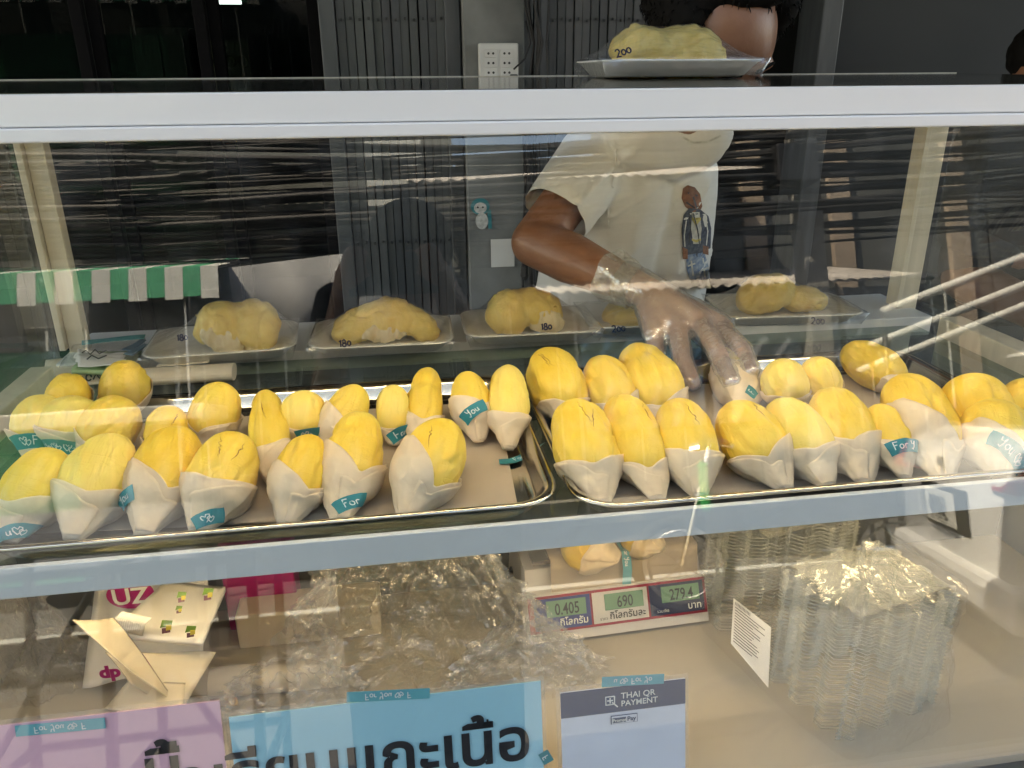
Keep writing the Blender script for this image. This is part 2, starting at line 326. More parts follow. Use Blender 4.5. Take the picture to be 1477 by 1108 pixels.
# handwriting: strokes in a box of height 1
def arc(cx, cy, rx, ry, a0, a1, n=10): return [(cx+rx*math.cos(R(a0+(a1-a0)*i/n)), cy+ry*math.sin(R(a0+(a1-a0)*i/n))) for i in range(n+1)]
G = {'1': ([[(.1, .75), (.3, 1), (.28, 0)]], .5), '8': ([arc(.3, .74, .2, .24, -90, 270, 14)+arc(.3, .25, .26, .25, 90, -270, 14)], .7),
     '0': ([arc(.3, .4, .25, .32, 100, 470, 14)], .65), '2': ([arc(.28, .72, .25, .26, 160, -40, 9)+[(.02, .02), (.3, .08), (.6, 0)]], .7),
     '7': ([[(0, .9), (.5, .95), (.2, 0)]], .6), 'F': ([[(.08, 0), (.1, 1)], [(.05, 1), (.6, .95)], [(.08, .55), (.48, .55)]], .72),
     'o': ([arc(.25, .28, .23, .27, 90, 450, 12)], .62), 'r': ([[(.08, 0), (.08, .55)], arc(.28, .3, .2, .26, 170, 50, 5)], .5),
     'Y': ([[(.02, 1), (.1, .6), (.35, .55), (.5, 1)], [(.5, 1), (.42, .2), (.25, -.15), (.05, 0)]], .7),
     'u': ([[(.05, .55), (.06, .15), (.2, .02), (.38, .1), (.42, .55)], [(.42, .3), (.48, 0)]], .6), ' ': ([], .4),
     '#': ([[(.45, 0), (.05, .45), (.05, .75), (.22, .85), (.45, .6), (.62, .88), (.85, .8), (.88, .5), (.45, 0)], [(.75, .1), (.6, .3), (.62, .5), (.8, .6), (1.0, .4), (1.15, .55), (1.3, .4), (1.2, .15), (.85, -.1), (.75, .1)]], 1.5)}
def strokes(txt):
    x = 0; out = []
    for ch in txt:
        g, w = G[ch]; out += [[(px+x, py) for px, py in st] for st in g]; x += w
    return out, x
def ribbon(sts, h, w, f):
    """strokes scaled to height h, ribbon width w, f maps (x,y)->3D"""
    mb = MB()
    for st in sts:
        p = [Vector((a*h, b*h)) for a, b in st]; q = []
        for i in range(len(p)):
            t = p[min(i+1, len(p)-1)]-p[max(i-1, 0)]
            if t.length < 1e-9: t = Vector((1, 0))
            t.normalize(); n = Vector((-t.y, t.x))*w/2; q += [p[i]+n, p[i]-n]
        mb.add([f(a.x, a.y) for a in q], [(2*i, 2*i+1, 2*i+3, 2*i+2) for i in range(len(p)-1)])
    return mb
def bvh_of(o):
    me = o.data; mw = o.matrix_world
    return BVHTree.FromPolygons([mw @ v.co for v in me.vertices], [tuple(p.vertices) for p in me.polygons])
# ------------------------------------------------------------------ organic bodies from tapered capsules
def remesh(name, mb, vox, m, parent=None, smooth_it=4, disp=None):
    o = link(name, mb.v, mb.f, m); md = o.modifiers.new('r', 'REMESH'); md.mode = 'VOXEL'; md.voxel_size = vox
    sm = o.modifiers.new('s', 'SMOOTH'); sm.iterations = smooth_it; sm.factor = .5
    bpy.context.view_layer.update(); me = evalmesh(o); o.modifiers.clear(); old = o.data; o.data = me; bpy.data.meshes.remove(old)
    if not me.materials: me.materials.append(M[m] if isinstance(m, str) else m)
    if disp:
        for v in me.vertices: v.co += disp(v.co, v.normal)
    me.polygons.foreach_set('use_smooth', [True]*len(me.polygons)); me.update()
    if parent is not None: o.parent = parent
    return o
def cap(mb, p1, r1, p2, r2, n=14):
    p1, p2 = Vector(p1), Vector(p2); t = (p2-p1).normalized(); a = t.orthogonal().normalized(); b = t.cross(a); rings = []
    for k in range(-5, 1): an = k/5*math.pi/2*.98; rings.append((p1+t*r1*math.sin(an), r1*math.cos(an)))
    for k in range(0, 6): an = k/5*math.pi/2*.98; rings.append((p2+t*r2*math.sin(an), r2*math.cos(an)))
    mb.loft([[c+(a*math.cos(2*math.pi*i/n)+b*math.sin(2*math.pi*i/n))*max(r, .0005) for i in range(n)] for c, r in rings]); return mb
def ell(mb, c, rad, rot=None, n=20):
    c = Vector(c); rot = rot or Matrix.Identity(3); rings = []
    for k in range(1, n): an = math.pi*k/n; rings.append([c+rot @ V(rad[0]*math.sin(an)*math.cos(2*math.pi*i/n), rad[1]*math.sin(an)*math.sin(2*math.pi*i/n), -rad[2]*math.cos(an)) for i in range(n)])
    mb.loft(rings); return mb

# =================================================================== SETTING: street and shop
tag(box('pavement', (-14, -1.25, -.4), (14, 2.4, 0), 'pave'), kind='structure')
tag(box('kerb', (-14, -1.40, -.4), (14, -1.252, .003), 'kerb'), kind='structure')
tag(box('road', (-80, -7.2, -.5), (80, -1.402, -.12), 'asphalt'), kind='structure')
tag(box('ground', (-150, -200, -.9), (150, 60, -.52), 'asphalt'), kind='structure')
tag(box('far_pavement', (-40, -60, -.4), (40, -7.202, 0), 'pave'), kind='structure')
tag(box('road_marking', (-40, -4.36, -.13), (40, -4.24, -.114), 'stripe_white'), kind='structure')
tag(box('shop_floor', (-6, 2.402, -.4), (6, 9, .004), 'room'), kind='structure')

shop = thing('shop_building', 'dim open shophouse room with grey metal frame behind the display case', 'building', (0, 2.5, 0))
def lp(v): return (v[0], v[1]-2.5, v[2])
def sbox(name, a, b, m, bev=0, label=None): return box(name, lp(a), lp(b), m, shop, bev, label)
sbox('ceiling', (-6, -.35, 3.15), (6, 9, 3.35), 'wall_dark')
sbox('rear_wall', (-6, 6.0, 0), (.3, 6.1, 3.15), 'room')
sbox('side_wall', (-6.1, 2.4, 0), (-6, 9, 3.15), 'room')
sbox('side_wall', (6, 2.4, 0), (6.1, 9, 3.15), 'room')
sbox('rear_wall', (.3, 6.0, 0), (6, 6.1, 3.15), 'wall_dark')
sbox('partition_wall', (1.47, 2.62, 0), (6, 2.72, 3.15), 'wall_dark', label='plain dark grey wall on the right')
sbox('door_frame', (1.40, 2.58, 0), (1.468, 2.74, 3.15), 'gate_metal', .004)
sbox('upper_storey', (-6, 0.5, 3.352), (6, 9, 4.6), 'stucco')
pl = thing('concrete_pillar', 'bare grey concrete pillar between the two folding gates', 'pillar', (.33, 2.5, 0))
PX0, PX1 = .245, .425
box('shaft', (PX0-.33, 0, 0), (PX1-.33, .2, 3.14), 'concrete', pl, .004)
box('side_channel', (PX1-.33+.002, .03, 0), (PX1-.33+.03, .15, 3.14), 'gate_metal', pl, .002)

def gate(x0, x1, label, jx):
    g = thing('folding_gate', label, 'gate', (x0, 2.56, 0), 'folding steel gates beside the pillar'); n = int((x1-x0-.06)/.0262)
    mb = MB(); w = .0245   # one U shaped upright
    mb.box((0, 0, .02), (w*.93, .004, 3.1)); mb.box((0, .0045, .02), (.003, .02, 3.1)); mb.box((w*.93-.003, .0045, .02), (w*.93, .02, 3.1))
    first = None
    for i in range(n):
        x = .05+i*.0262+random.uniform(-.002, .002)
        if first is None: o = mb.put('slat', 'gate_metal', g); first = o
        else: o = first.copy(); COL.objects.link(o); o.parent = g
        o.location = (x, random.uniform(-.006, .006), 0); o.rotation_euler.z = random.uniform(-.18, .12)
    r = MB()
    for z in (.3, .9, 1.55, 2.2):
        for i in range(n):
            x = .05+i*.0262; r.box((x+.008, -.014, z+(i % 2)*.004), (x+.015, -.0065, z+.008+(i % 2)*.004), .0015)
    o = r.put('rivets', 'gate_dark', g); o['kind'] = 'stuff'
    box('end_post', (0, -.02, 0), (.045, .03, 3.12), 'gate_metal', g, .003)
    box('end_post', (x1-x0-.045, -.02, 0), (x1-x0, .03, 3.12), 'gate_metal', g, .003)
    box('backing_sheet', (.045, .045, 0), (x1-x0-.045, .05, 3.1), 'gate_dark', g)
gate(-.165, .24, 'dark folding steel gate left of the concrete pillar', 0)
gate(.46, .87, 'folding steel gate right of the pillar, beside the vendor', 1)
# glazed doors in the left opening
for i, (x0, x1, lab) in enumerate([(-1.15, -.83, 'black framed glass door at the far left of the shop'), (-.83, -.50, 'black framed glass door in the middle of the dark opening'), (-.50, -.175, 'black framed glass door next to the folding gate')]):
    d = thing('glass_door', lab, 'door', (x0, 2.64+.03*i, 0))
    w = x1-x0
    MB().box((0, 0, 0), (.035, .03, 2.6), .003).put('stile', 'door_black', d); MB().box((w-.035, 0, 0), (w, .03, 2.6), .003).put('stile', 'door_black', d)
    box('pane', (.036, .012, 0), (w-.036, .018, 2.6), 'door_glass', d)
tl = thing('tube_lamp', 'lit white tube lamp in the dark room at top left', 'lamp', (-.80, 3.6, 1.64))
p_ = aty(327, 3, 3.6); tl.location = p_
MB().tube([(-.055, 0, 0), (.055, 0, 0)], .008, 10).put('tube', 'led_cool', tl); MB().box((-.06, .01, .009), (.06, .03, .02)).put('holder', 'frame_black', tl)
pb = thing('ring_reflection', 'dim green painted reflection with three rings in the dark room at top left', 'picture', aty(331, 86, 5.0))  # board and rings painted as the signage reflected in the window glass
MB().box((-.11, 0, -.11), (.11, .012, .10)).put('board', mat('reflection_green', (.05, .07, .035), .6), pb)
for k in range(3): MB().tube([V(-.07+.07*k+.028*math.cos(a), -.006, -.01+.028*math.sin(a)) for a in [j*math.pi/6 for j in range(12)]], .006, 5, True).put('ring', mat('reflection_ring', (.12, .14, .06), .6), pb)
pg = thing('green_cabinet', 'narrow dim green cabinet standing in the dark room', 'cabinet', aty(238, 105, 5.2)-V(0, 0, 1.3))
MB().box((-.16, 0, 0), (.16, .3, 1.55), .01).put('body', mat('cab_green', (.015, .03, .018), .6), pg); MB().box((-.13, -.012, .1), (-.005, -.002, 1.5)).put('door', mat('cab_green2', (.02, .04, .022), .5), pg); MB().box((.005, -.012, .1), (.13, -.002, 1.5)).put('door', mat('cab_green2', (.02, .04, .022), .5), pg)

# outlet box on the pillar, stickers, cables
ob = thing('outlet_box', 'white multi socket outlet box screwed to the concrete pillar', 'outlet', aty(718, 118, 2.497))
MB().box((-.058, -.03, -.02), (.058, 0, .105), .004).put('housing', 'plastic_white', ob)
for r_ in range(4):
    for c_ in range(2):
        x, z = -.042+.047*c_, .066-.026*r_
        q = MB().box((x, -.0335, z), (x+.037, -.0302, z+.022), .001).put('socket', 'plastic_white', ob)
        mm = MB()
        for hx in (.011, .025): mm.lathe([(.0005, -.0002), (.0034, -.0002), (.0034, .0005)], (x+hx, -.0338, z+.011), 10, 'Y')
        mm.put('pin_hole', 'hole', q)
MB().box((.03, -.06, .0), (.052, -.034, .02), .004).put('plug', 'hole', ob)
cb = thing('wall_cables', 'tangle of black cables hanging beside the outlet box', 'cable bundle', (.43, 2.47, 0))
for k in range(9):
    c = MB(); pts = []; a = random.uniform(0, 6); xo = random.uniform(-.015, .06)
    for i in range(26):
        z = 2.3-i*.09; tw = math.exp(-((z-1.47)/.1)**2); pts.append(V((xo)*(1-.8*tw)+.012*math.sin(z*4+a)+.03*tw, .012*math.cos(z*5+a)-.01, z))
    c.tube(pts, random.choice([.003, .004, .0055]), 6).put('cable', 'cable', cb, True)
MB().tube([aty(741, 100, 2.44)-cb.location, aty(757, 85, 2.45)-cb.location, aty(765, 62, 2.46)-cb.location, aty(758, 30, 2.46)-cb.location], .003, 6).put('cable', 'cable', cb, True)
st = thing('cartoon_sticker', 'small teal and white cartoon sticker on the concrete pillar', 'sticker', aty(693, 312, 2.496))
def disc(c, rx, rz, y, n=20): return [V(c[0]+rx*math.cos(2*math.pi*k/n), y, c[1]+rz*math.sin(2*math.pi*k/n)) for k in range(n)]
MB().prism(disc((0, .03), .030, .026, -.001), (0, .001, 0)).put('head', 'teal', st)
MB().prism(disc((0, .026), .02, .017, -.0022), (0, .001, 0)).put('face', 'print_white', st)
MB().prism(disc((.004, -.015), .020, .026, -.0016), (0, .001, 0)).put('torso', 'print_white', st)
MB().prism([V(.022, -.001, .02), V(.034, -.001, .018), V(.036, -.001, -.04), V(.024, -.001, -.04)], (0, .0007, 0)).put('arm', 'teal', st)
for x in (-.008, .008): MB().prism(disc((x, .028), .003, .003, -.003), (0, .0006, 0)).put('eye', 'ink', st)
nn = thing('paper_notice', 'blank greyish white notice with rounded corners on the pillar', 'notice', aty(725, 365, 2.496))
MB().box((-.038, -.002, -.045), (.038, 0, .045), 0).put('sheet', 'paper_white', nn)
kc = thing('key_tassel', 'dark cord with a tassel hanging on the pillar edge', 'cord', aty(757, 380, 2.47))
MB().tube([(0, 0, .09), (.002, 0, .03), (0, 0, 0)], .002, 6).put('cord', 'cable', kc); MB().lathe([(.001, .0), (.012, -.01), (.015, -.04), (.004, -.055)], (0, 0, 0), 8).put('tassel', 'cable', kc)

# =================================================================== DISPLAY CASE
CL, CR = -.50, .915; YB = 1.24; ZS = CZ-.405          # shelf glass top
case = thing('display_case', 'white aluminium and glass display case with sloping front pane', 'display case', (.2, .9, 0))
CO = case.location.copy()
def cbox(name, a, b, m, bev=0, label=None): return box(name, Vector(a)-CO, Vector(b)-CO, m, case, bev, label)
def chex(name, pts, m, label=None): return MB().hexa([Vector(p)-CO for p in pts]).put(name, m, case, label=label)
cbox('header_board', (CL-.03, .691, CZ-.0347), (CR+.03, .722, CZ-.0106), 'white_alu', .0012, 'greyish white top board')
cbox('header_rail', (CL-.03, .687, CZ-.0462), (CR+.03, .725, CZ-.0351), 'white_alu', .0016, 'bright white rail under the top board')
def topz(y): return CZ-.0101+(y-.69)*.0165
chex('top_panel', [(CL-.03, .693, CZ-.0105), (CR+.01, .693, CZ-.0105), (CR+.01, YB+.012, topz(YB)-.006), (CL-.03, YB+.012, topz(YB)-.006),
                   (CL-.03, .693, topz(.693)), (CR+.01, .693, topz(.693)), (CR+.01, YB+.012, topz(YB)), (CL-.03, YB+.012, topz(YB))], 'top_reflection_tone', 'glossy top panel with the reflected dark interior put into its colour')
chex('top_edge', [(CL-.03, YB+.0125, topz(YB)-.007), (CR+.01, YB+.0125, topz(YB)-.007), (CR+.01, YB+.018, topz(YB)-.007), (CL-.03, YB+.018, topz(YB)-.007),
                  (CL-.03, YB+.0125, topz(YB)+.0012), (CR+.01, YB+.0125, topz(YB)+.0012), (CR+.01, YB+.018, topz(YB)+.0012), (CL-.03, YB+.018, topz(YB)+.0012)], 'old_alu')
cbox('top_side_rail', (CR-.005, .727, CZ-.035), (CR+.012, YB-.02, CZ-.0112), 'old_alu', .001)
cbox('top_side_rail', (CL-.012, .727, CZ-.035), (CL+.005, YB-.02, CZ-.0112), 'old_alu', .001)
cbox('back_top_rail', (CL, YB-.018, CZ-.032), (CR, YB+.01, CZ-.0112), 'old_alu', .001)
for x0, x1, nm in ((CL+.002, CL+.027, 'left'), (CR-.032, CR+.004, 'right')):
    q = cbox('post', (x0, YB-.002, .60), (x1, YB+.022, CZ-.034), 'old_alu', .0012, None)
    q2 = MB().box(Vector((x0-.010, YB-.012, ZS+.02))-CO, Vector((x0-.001, YB+.02, CZ-.034))-CO, .001).put('glazing_strip', 'old_alu', case)
for x in (CL-.004, CR+.002):
    n = thing  # slanted front corner posts follow the pane
    zt, zb = CZ-.05, .62
    chex('front_post', [(x, paneY(zb)+.006, zb), (x+.022, paneY(zb)+.006, zb), (x+.022, paneY(zb)+.03, zb), (x, paneY(zb)+.03, zb),
                        (x, paneY(zt)+.006, zt), (x+.022, paneY(zt)+.006, zt), (x+.022, paneY(zt)+.03, zt), (x, paneY(zt)+.03, zt)], 'white_alu')
cbox('back_ledge', (CL, 1.185, ZS-.02), (CR, 1.34, ZS+.014), 'rail_blue', .002, 'pale ledge at the back under the foam trays')
cbox('side_rail', (CR-.03, .66, ZS-.012), (CR+.01, 1.13, ZS+.03), 'old_alu', .002)
cbox('side_rail', (CL-.01, .66, ZS-.012), (CL+.02, 1.13, ZS+.03), 'old_alu', .002)
cbox('side_pane', (CR+.0135, .70, ZS+.0), (CR+.0185, YB, CZ-.036), 'glass_side')
cbox('side_pane', (CL-.0185, .70, ZS+.0), (CL-.0135, YB, CZ-.036), 'glass_side')
cbox('shelf_pane', (CL+.022, .638, ZS-.006), (CR-.032, 1.184, ZS), 'glass_shelf', 0, 'tinted glass shelf under the steel trays')
cbox('shelf_pane_edge', (CL+.022, .6335, ZS-.006), (CR-.032, .6375, ZS+.002), 'glass_edge')
cbox('shelf_gasket', (CL, .628, ZS+.010), (CR, .633, ZS+.0185), 'rubber')
cbox('shelf_rail', (CL, .621, CZ-.4135), (CR, .6275, CZ-.3835), 'rail_blue', .001, 'pale blue grey rail along the front of the shelf')
cbox('shelf_rail_lip', (CL, .6278, CZ-.418), (CR, .66, CZ-.4125), 'rail_blue', .001)
ZF = CZ-.68
cbox('lower_floor', (CL+.002, .5535, ZF-.01), (CR-.002, 1.2, ZF), 'cream_floor', 0, 'cream floor board of the lower compartment')
cbox('lower_back', (CL+.002, .945, ZF+.001), (CR-.002, .953, ZS-.022), 'back_panel', 0, 'dull grey green back board of the lower compartment')
cbox('lower_side', (CL-.010, .58, ZF-.2), (CL-.002, 1.2, ZS-.022), 'white_alu')
cbox('lower_side', (CR+.026, .58, ZF-.2), (CR+.034, 1.2, ZS-.022), 'white_alu')
cbox('base_board', (CL, .50, .35), (CR, .53, ZF-.012), 'white_alu', .002)
cbox('base_cabinet', (CL, .532, .12), (CR, 1.2, ZF-.2), 'white_alu', .003)
for x in (CL+.03, CR-.08):
    for y in (.56, 1.14): cbox('leg', (x, y, 0), (x+.04, y+.04, .119), 'rubber', .003)
zt, zb = CZ-.0455, ZF-.03
def pp(x, z, o): return V(x, paneY(z), z)-PN*o
chex('front_pane', [pp(CL, zb, -.0), pp(CR, zb, 0), pp(CR, zb, .005), pp(CL, zb, .005), pp(CL, zt, 0), pp(CR, zt, 0), pp(CR, zt, .005), pp(CL, zt, .005)], 'glass', 'large sloping front glass with street reflections')
led = thing('led_strip', 'warm white LED strip tucked under the header of the case', 'lamp', (.2, .7255, CZ-.0435))
MB().box((-.62, 0, 0), (.62, .010, .004)).put('holder', 'white_alu', led)
mb = MB()
for k in range(80): mb.box((-.60+k*.015, .002, -.003), (-.60+k*.015+.009, .008, -.0005))
o = mb.put('diodes', 'led', led); o['kind'] = 'stuff'
led2 = thing('led_strip', 'warm white LED strip under the middle shelf', 'lamp', (.2, .668, ZS-.022))
MB().box((-.62, 0, 0), (.62, .010, .006)).put('holder', 'white_alu', led2)
mb = MB()
for k in range(80): mb.box((-.60+k*.015, .002, -.003), (-.60+k*.015+.009, .008, -.0005))
o = mb.put('diodes', 'led_low', led2); o['kind'] = 'stuff'

# =================================================================== STEEL TRAYS
def rrect(x0, x1, y0, y1, r, z, n=7):
    out = []
    for cx, cy, a0 in ((x1-r, y1-r, 0), (x0+r, y1-r, 90), (x0+r, y0+r, 180), (x1-r, y0+r, 270)):
        for k in range(n+1): a = R(a0+90*k/n); out.append(V(cx+r*math.cos(a), cy+r*math.sin(a), z))
    return out
TZ = ZS+.001
def steel_tray(x0, x1, y0, y1, label):
    t = thing('steel_tray', label, 'tray', ((x0+x1)/2, (y0+y1)/2, TZ), 'steel trays side by side on the shelf'); c = t.location
    prof = [(.030, .0022), (.022, .003), (.017, .008), (.012, .019), (.009, .0235), (.006, .0255), (.002, .026), (.0, .0245), (0, .022), (.004, .0215), (.010, .020), (.015, .008), (.020, .001)]
    rings = [rrect(x0+d, x1-d, y0+d, y1-d, .045-d*.5, TZ+h) for d, h in prof]
    mb = MB().loft([[p-c for p in r_] for r_ in rings], cap=False)
    mb.add([p-c for p in rings[0]], [tuple(range(len(rings[0])))]); o = mb.put('pan', 'steel', t, True)
    return t
T1 = steel_tray(-.392, .148, .645, 1.0, 'left stainless tray with a baking paper liner and an empty front corner')
T2 = steel_tray(.158, .735, .630, 1.01, 'right stainless tray, full of pods, its front edge close to the glass')
def liner(poly, z, par, label=None):
    # paper sheet as a slightly wavy grid over a quad
    n = 16; a, b, c, d = [Vector(p) for p in poly]; vs = []
    for j in range(n+1):
        for i in range(n+1):
            u, v = i/n, j/n; p = (a*(1-u)+b*u)*(1-v)+(d*(1-u)+c*u)*v; w = noise.noise(V(p.x*9, p.y*9, z*50)); vs.append(V(p.x, p.y, z+.0012+.0012*w)-par.location)
    fs = [(j*(n+1)+i, j*(n+1)+i+1, (j+1)*(n+1)+i+1, (j+1)*(n+1)+i) for j in range(n) for i in range(n)]
    return tag(link('baking_paper', vs, fs, 'liner', par))
def onf(px, py, z=TZ+.004): p = atz(px, py, z); return (p.x, p.y)
def sheet(label, pts, z, m='liner'):
    a = [Vector((*p, 0)) for p in pts]; t = thing('baking_paper', label, 'paper sheet', V(*((a[0]+a[2])/2).xy, z)); o = liner([(*p,) + (0,) for p in pts], z, t); o.name = 'sheet'; return t
sheet('beige baking paper lining the left steel tray, bare at its right end', [onf(30, 772), (.108, .672), (.125, .955), (-.36, .96)], TZ+.003)
sheet('loose beige baking paper piece near the front of the left tray', [(-.17, .690), (-.05, .682), (-.03, .84), (-.17, .85)], TZ+.0055)
sheet('grey beige baking paper lining the right steel tray', [(.205, .672), (.70, .672), (.70, .97), (.20, .965)], TZ+.003)

# =================================================================== DURIAN PODS
def smooth01(x): x = max(0, min(1, x)); return x*x*(3-2*x)
TAPE_GROUP = None
def pod(head, tip, wpx, label, hh=.052, tz=.012, front=.42, back=.86, skew=0, vee=.25, lobe=0, lpos=.55, bend=0, tape=None, crack=0, fm=0, bulge=1.0, thick=.92, hY=None, strip=0, roll=0):
    H = atz(head[0], head[1], TZ+hh+.006) if hY is None else aty(head[0], head[1], hY)
    T = atz(tip[0], tip[1], TZ+tz)
    L = (H-T).length; A = (H-T).normalized(); mid = (H+T)/2; depth = (mid-CAM).dot(fw); Rr = wpx*depth/F_/2*.97
    toC = V(.1, -.55, .85); N = (toC-A*toC.dot(A)).normalized(); X = N.cross(A)      # X to the side, N to the front, A along
    if roll: rm = Matrix.Rotation(R(roll), 3, A); N = rm @ N; X = rm @ X
    front *= .70; skew = -skew; back *= .80; vee *= .8
    if tape: tape = (tape[0], min(tape[1]*.72, .30), *tape[2:])
    t = thing('durian_pod', label, 'durian pod', T, 'durian pods wrapped in paper on the steel trays')
    t.rotation_mode = 'QUATERNION'; t.rotation_quaternion = Matrix((X, N, A)).transposed().to_quaternion()
    sd_ = random.uniform(0, 100); z0 = .17*L
    # local frame: +X side, +Y front, +Z axis
    cr = [(random.uniform(-2.2, 2.2), random.uniform(.05, .11), random.uniform(-1.1, 1.1), random.uniform(.07, .14)) for _ in range(4)]
    wr = [(random.uniform(.35, .9), random.uniform(.012, .03), random.uniform(-.12, .12), random.uniform(0, 6)) for _ in range(3)]
    def fr(ph, z):
        u = (z-z0)/(L-z0); u = max(0., min(1., u)); s = 2*(u**.86)-1
        r_ = (max(0, 1-abs(s)**(2.8 if s > 0 else 2.0)))**.5
        r_ *= bulge*(1-.06*s)
        if lobe: r_ *= 1-lobe*math.exp(-((u-lpos)/.085)**2)*(.65+.35*math.cos(ph-1.0))
        for c0, dpt, sl_, wd_ in cr:
            dd = (ph-c0-sl_*(u-.5)-.25*noise.noise(V(u*5, sd_, c0))+math.pi) % (2*math.pi)-math.pi; r_ *= 1-dpt*math.exp(-(dd/wd_)**2)*math.sin(math.pi*u)+.35*dpt*math.exp(-((dd-2*wd_)/(1.6*wd_))**2)*math.sin(math.pi*u)
        for u0, dpt, tl2, p0 in wr: r_ *= 1-dpt*math.exp(-((u-u0-tl2*math.cos(ph+p0)-.03*noise.noise(V(ph*1.3, sd_, u0)))/.022)**2)*max(0, math.cos(ph+p0*.3))
        q = V(math.cos(ph)*1.2, math.sin(ph)*1.2, z/Rr*.7); r_ *= 1+.075*noise.noise(q+V(sd_, 0, 0))+.03*noise.noise(q*3+V(0, sd_, 0))+.012*noise.noise(V(q.x*9, q.y*9, q.z*3)+V(0, sd_, 5))
        return Rr*r_
    def ctr(z): u = z/L; return V(bend*Rr*math.sin(math.pi*u), 0, 0)
    def fpt(ph, z): r_ = fr(ph, z); c = ctr(z); return V(c.x+r_*math.sin(ph), r_*thick*math.cos(ph), z)
    nr, nz = 64, 46; vs = []; zs = [z0+(L-z0)*(.5-.5*math.cos(math.pi*k/nz)) for k in range(1, nz)]
    for z in zs: vs += [fpt(2*math.pi*i/nr, z) for i in range(nr)]
    fs = [(j*nr+i, j*nr+(i+1) % nr, (j+1)*nr+(i+1) % nr, (j+1)*nr+i) for j in range(nz-2) for i in range(nr)]
    k = len(vs); vs += [V(0, 0, z0), V(0, 0, L)+V(0, 0, -.0006)]
    fs += [(k, (i+1) % nr, i) for i in range(nr)]+[(k+1, (nz-2)*nr+i, (nz-2)*nr+(i+1) % nr) for i in range(nr)]
    link('flesh', vs, [f[::-1] for f in fs], FLESH[fm], t)
    # paper cone
    phc = R(78)+random.uniform(-.1, .1); sk_ = R(skew)
    def ztop(ph):
        a = (ph-sk_+math.pi) % (2*math.pi)-math.pi; s = abs(a); fz = front*L; bz = back*L
        side = fz+(bz-fz)*(.30+.55*vee)
        if s < phc: zt_ = fz+(side-fz)*(s/phc)**(1.0 if vee > .3 else 1.5)
        else: zt_ = side+(bz-side)*smooth01((s-phc)/(math.pi-phc))
        return zt_+.0006*math.sin(ph*5+sd_)
    rmax = Rr*1.0; zc = .50*L
    r_t = .19*Rr; kz = max((Rr*bulge*(max(0, 1-abs(2*((q_*L-z0)/(L-z0))**.86-1)**2.0))**.5*1.02-r_t)/(q_*L) for q_ in [.2+.01*i_ for i_ in range(40)] if q_*L > z0)
    def pr(ph, z):
        z = max(z, 0)
        k2 = fr(ph, z)+.0012 if z > z0 else 0
        r_ = max(k2, min(r_t+kz*z, Rr*1.0) if z < .5*L else 0, .35*Rr if z > .5*L else 0)
        return r_
    def ppt(ph, z, off=0.):
        r_ = pr(ph, z)+off; sq = .62+.38*smooth01(z/(.40*L)); c = ctr(z)
        zt_ = ztop(ph); e = max(0, 1-(zt_-z)/(.10*L)); a = (ph-sk_+math.pi) % (2*math.pi)-math.pi
        corner = math.exp(-((abs(a)-phc)/.22)**2); r_ += e*e*Rr*(.01+.045*corner)
        am = (ph+sd_) % (2*math.pi/5)-math.pi/5; pf = 1+(.97/math.cos(am)-1)*.5*(1-smooth01(z/(.45*L)))
        cn = noise.noise(V(math.sin(ph)*2.2, math.cos(ph)*2.2, z/Rr*1.6)+V(sd_, 3, 0)); cn2 = abs(noise.noise(V(math.sin(ph)*5, math.cos(ph)*5, z/Rr*4)+V(3, sd_, 0)))
        r_ = r_*pf+(.0014*cn-.0016*cn2)*(1-.6*smooth01((z-z0)/(.3*L)))+.0012
        fz_ = (fr(ph, z)+.0016+off)*thick if z > z0 else 0
        return V(c.x+r_*math.sin(ph)*(1.02+.1*(1-sq)), max(r_*thick*sq, fz_)*math.cos(ph), z)
    npz, npp = 22, 56; vs = []
    for j in range(npz+1):
        v_ = j/npz
        for i in range(npp+5):       # overlaps itself, the outer flap a little proud
            ph = -2.4+2*math.pi*i/npp; o_ = .0009 if i > npp else 0
            vs.append(ppt(ph, v_**1.05*ztop(ph), o_))
    w_ = npp+5
    fs = [(j*w_+i, j*w_+i+1, (j+1)*w_+i+1, (j+1)*w_+i) for j in range(npz) for i in range(w_-1)]
    k = len(vs); vs.append(V(0, 0, -.001)); fs += [(k, i+1, i) for i in range(w_-1)]
    pw = link('paper_wrap', vs, fs, 'wrap_paper', t); sm = pw.modifiers.new('thickness', 'SOLIDIFY'); sm.thickness = .0006; sm.offset = 1
    # a second, folded-over front flap whose diagonal edge shows
    if vee >= 0:
        sgn = random.choice((-1, 1)); vs = []; nn_ = 14
        for j in range(nn_+1):
            for i in range(nn_+1):
                u = i/nn_; v_ = j/nn_; ph = sk_+sgn*(-1.35+2.0*u); zt_ = ztop(ph)*(.97-.10*u-.30*u*u); vs.append(ppt(ph, max(.01*L, zt_*(.03+.97*v_)), .0011))
        fs = [(j*(nn_+1)+i, j*(nn_+1)+i+1, (j+1)*(nn_+1)+i+1, (j+1)*(nn_+1)+i) for j in range(nn_) for i in range(nn_)]
        fl = link('paper_flap', vs, fs, 'wrap_paper', t); sm = fl.modifiers.new('thickness', 'SOLIDIFY'); sm.thickness = .0005; sm.offset = 0
    if tape:
        ph0, zz, rot, ln, txt = tape; ph0 = R(ph0); zz *= L; rot = R(rot); r1 = max(pr(ph0, zz), .008); wd = .0125
        def ts(s, tt, off=.0024): return ppt(-ph0-(s*math.cos(rot)-tt*math.sin(rot))/r1, zz+s*math.sin(rot)+tt*math.cos(rot), off)
        n = 18; vs = [ts(-ln/2+ln*i/n, -wd/2+wd*j/3) for j in range(4) for i in range(n+1)]
        fs = [(j*(n+1)+i, j*(n+1)+i+1, (j+1)*(n+1)+i+1, (j+1)*(n+1)+i) for j in range(3) for i in range(n)]
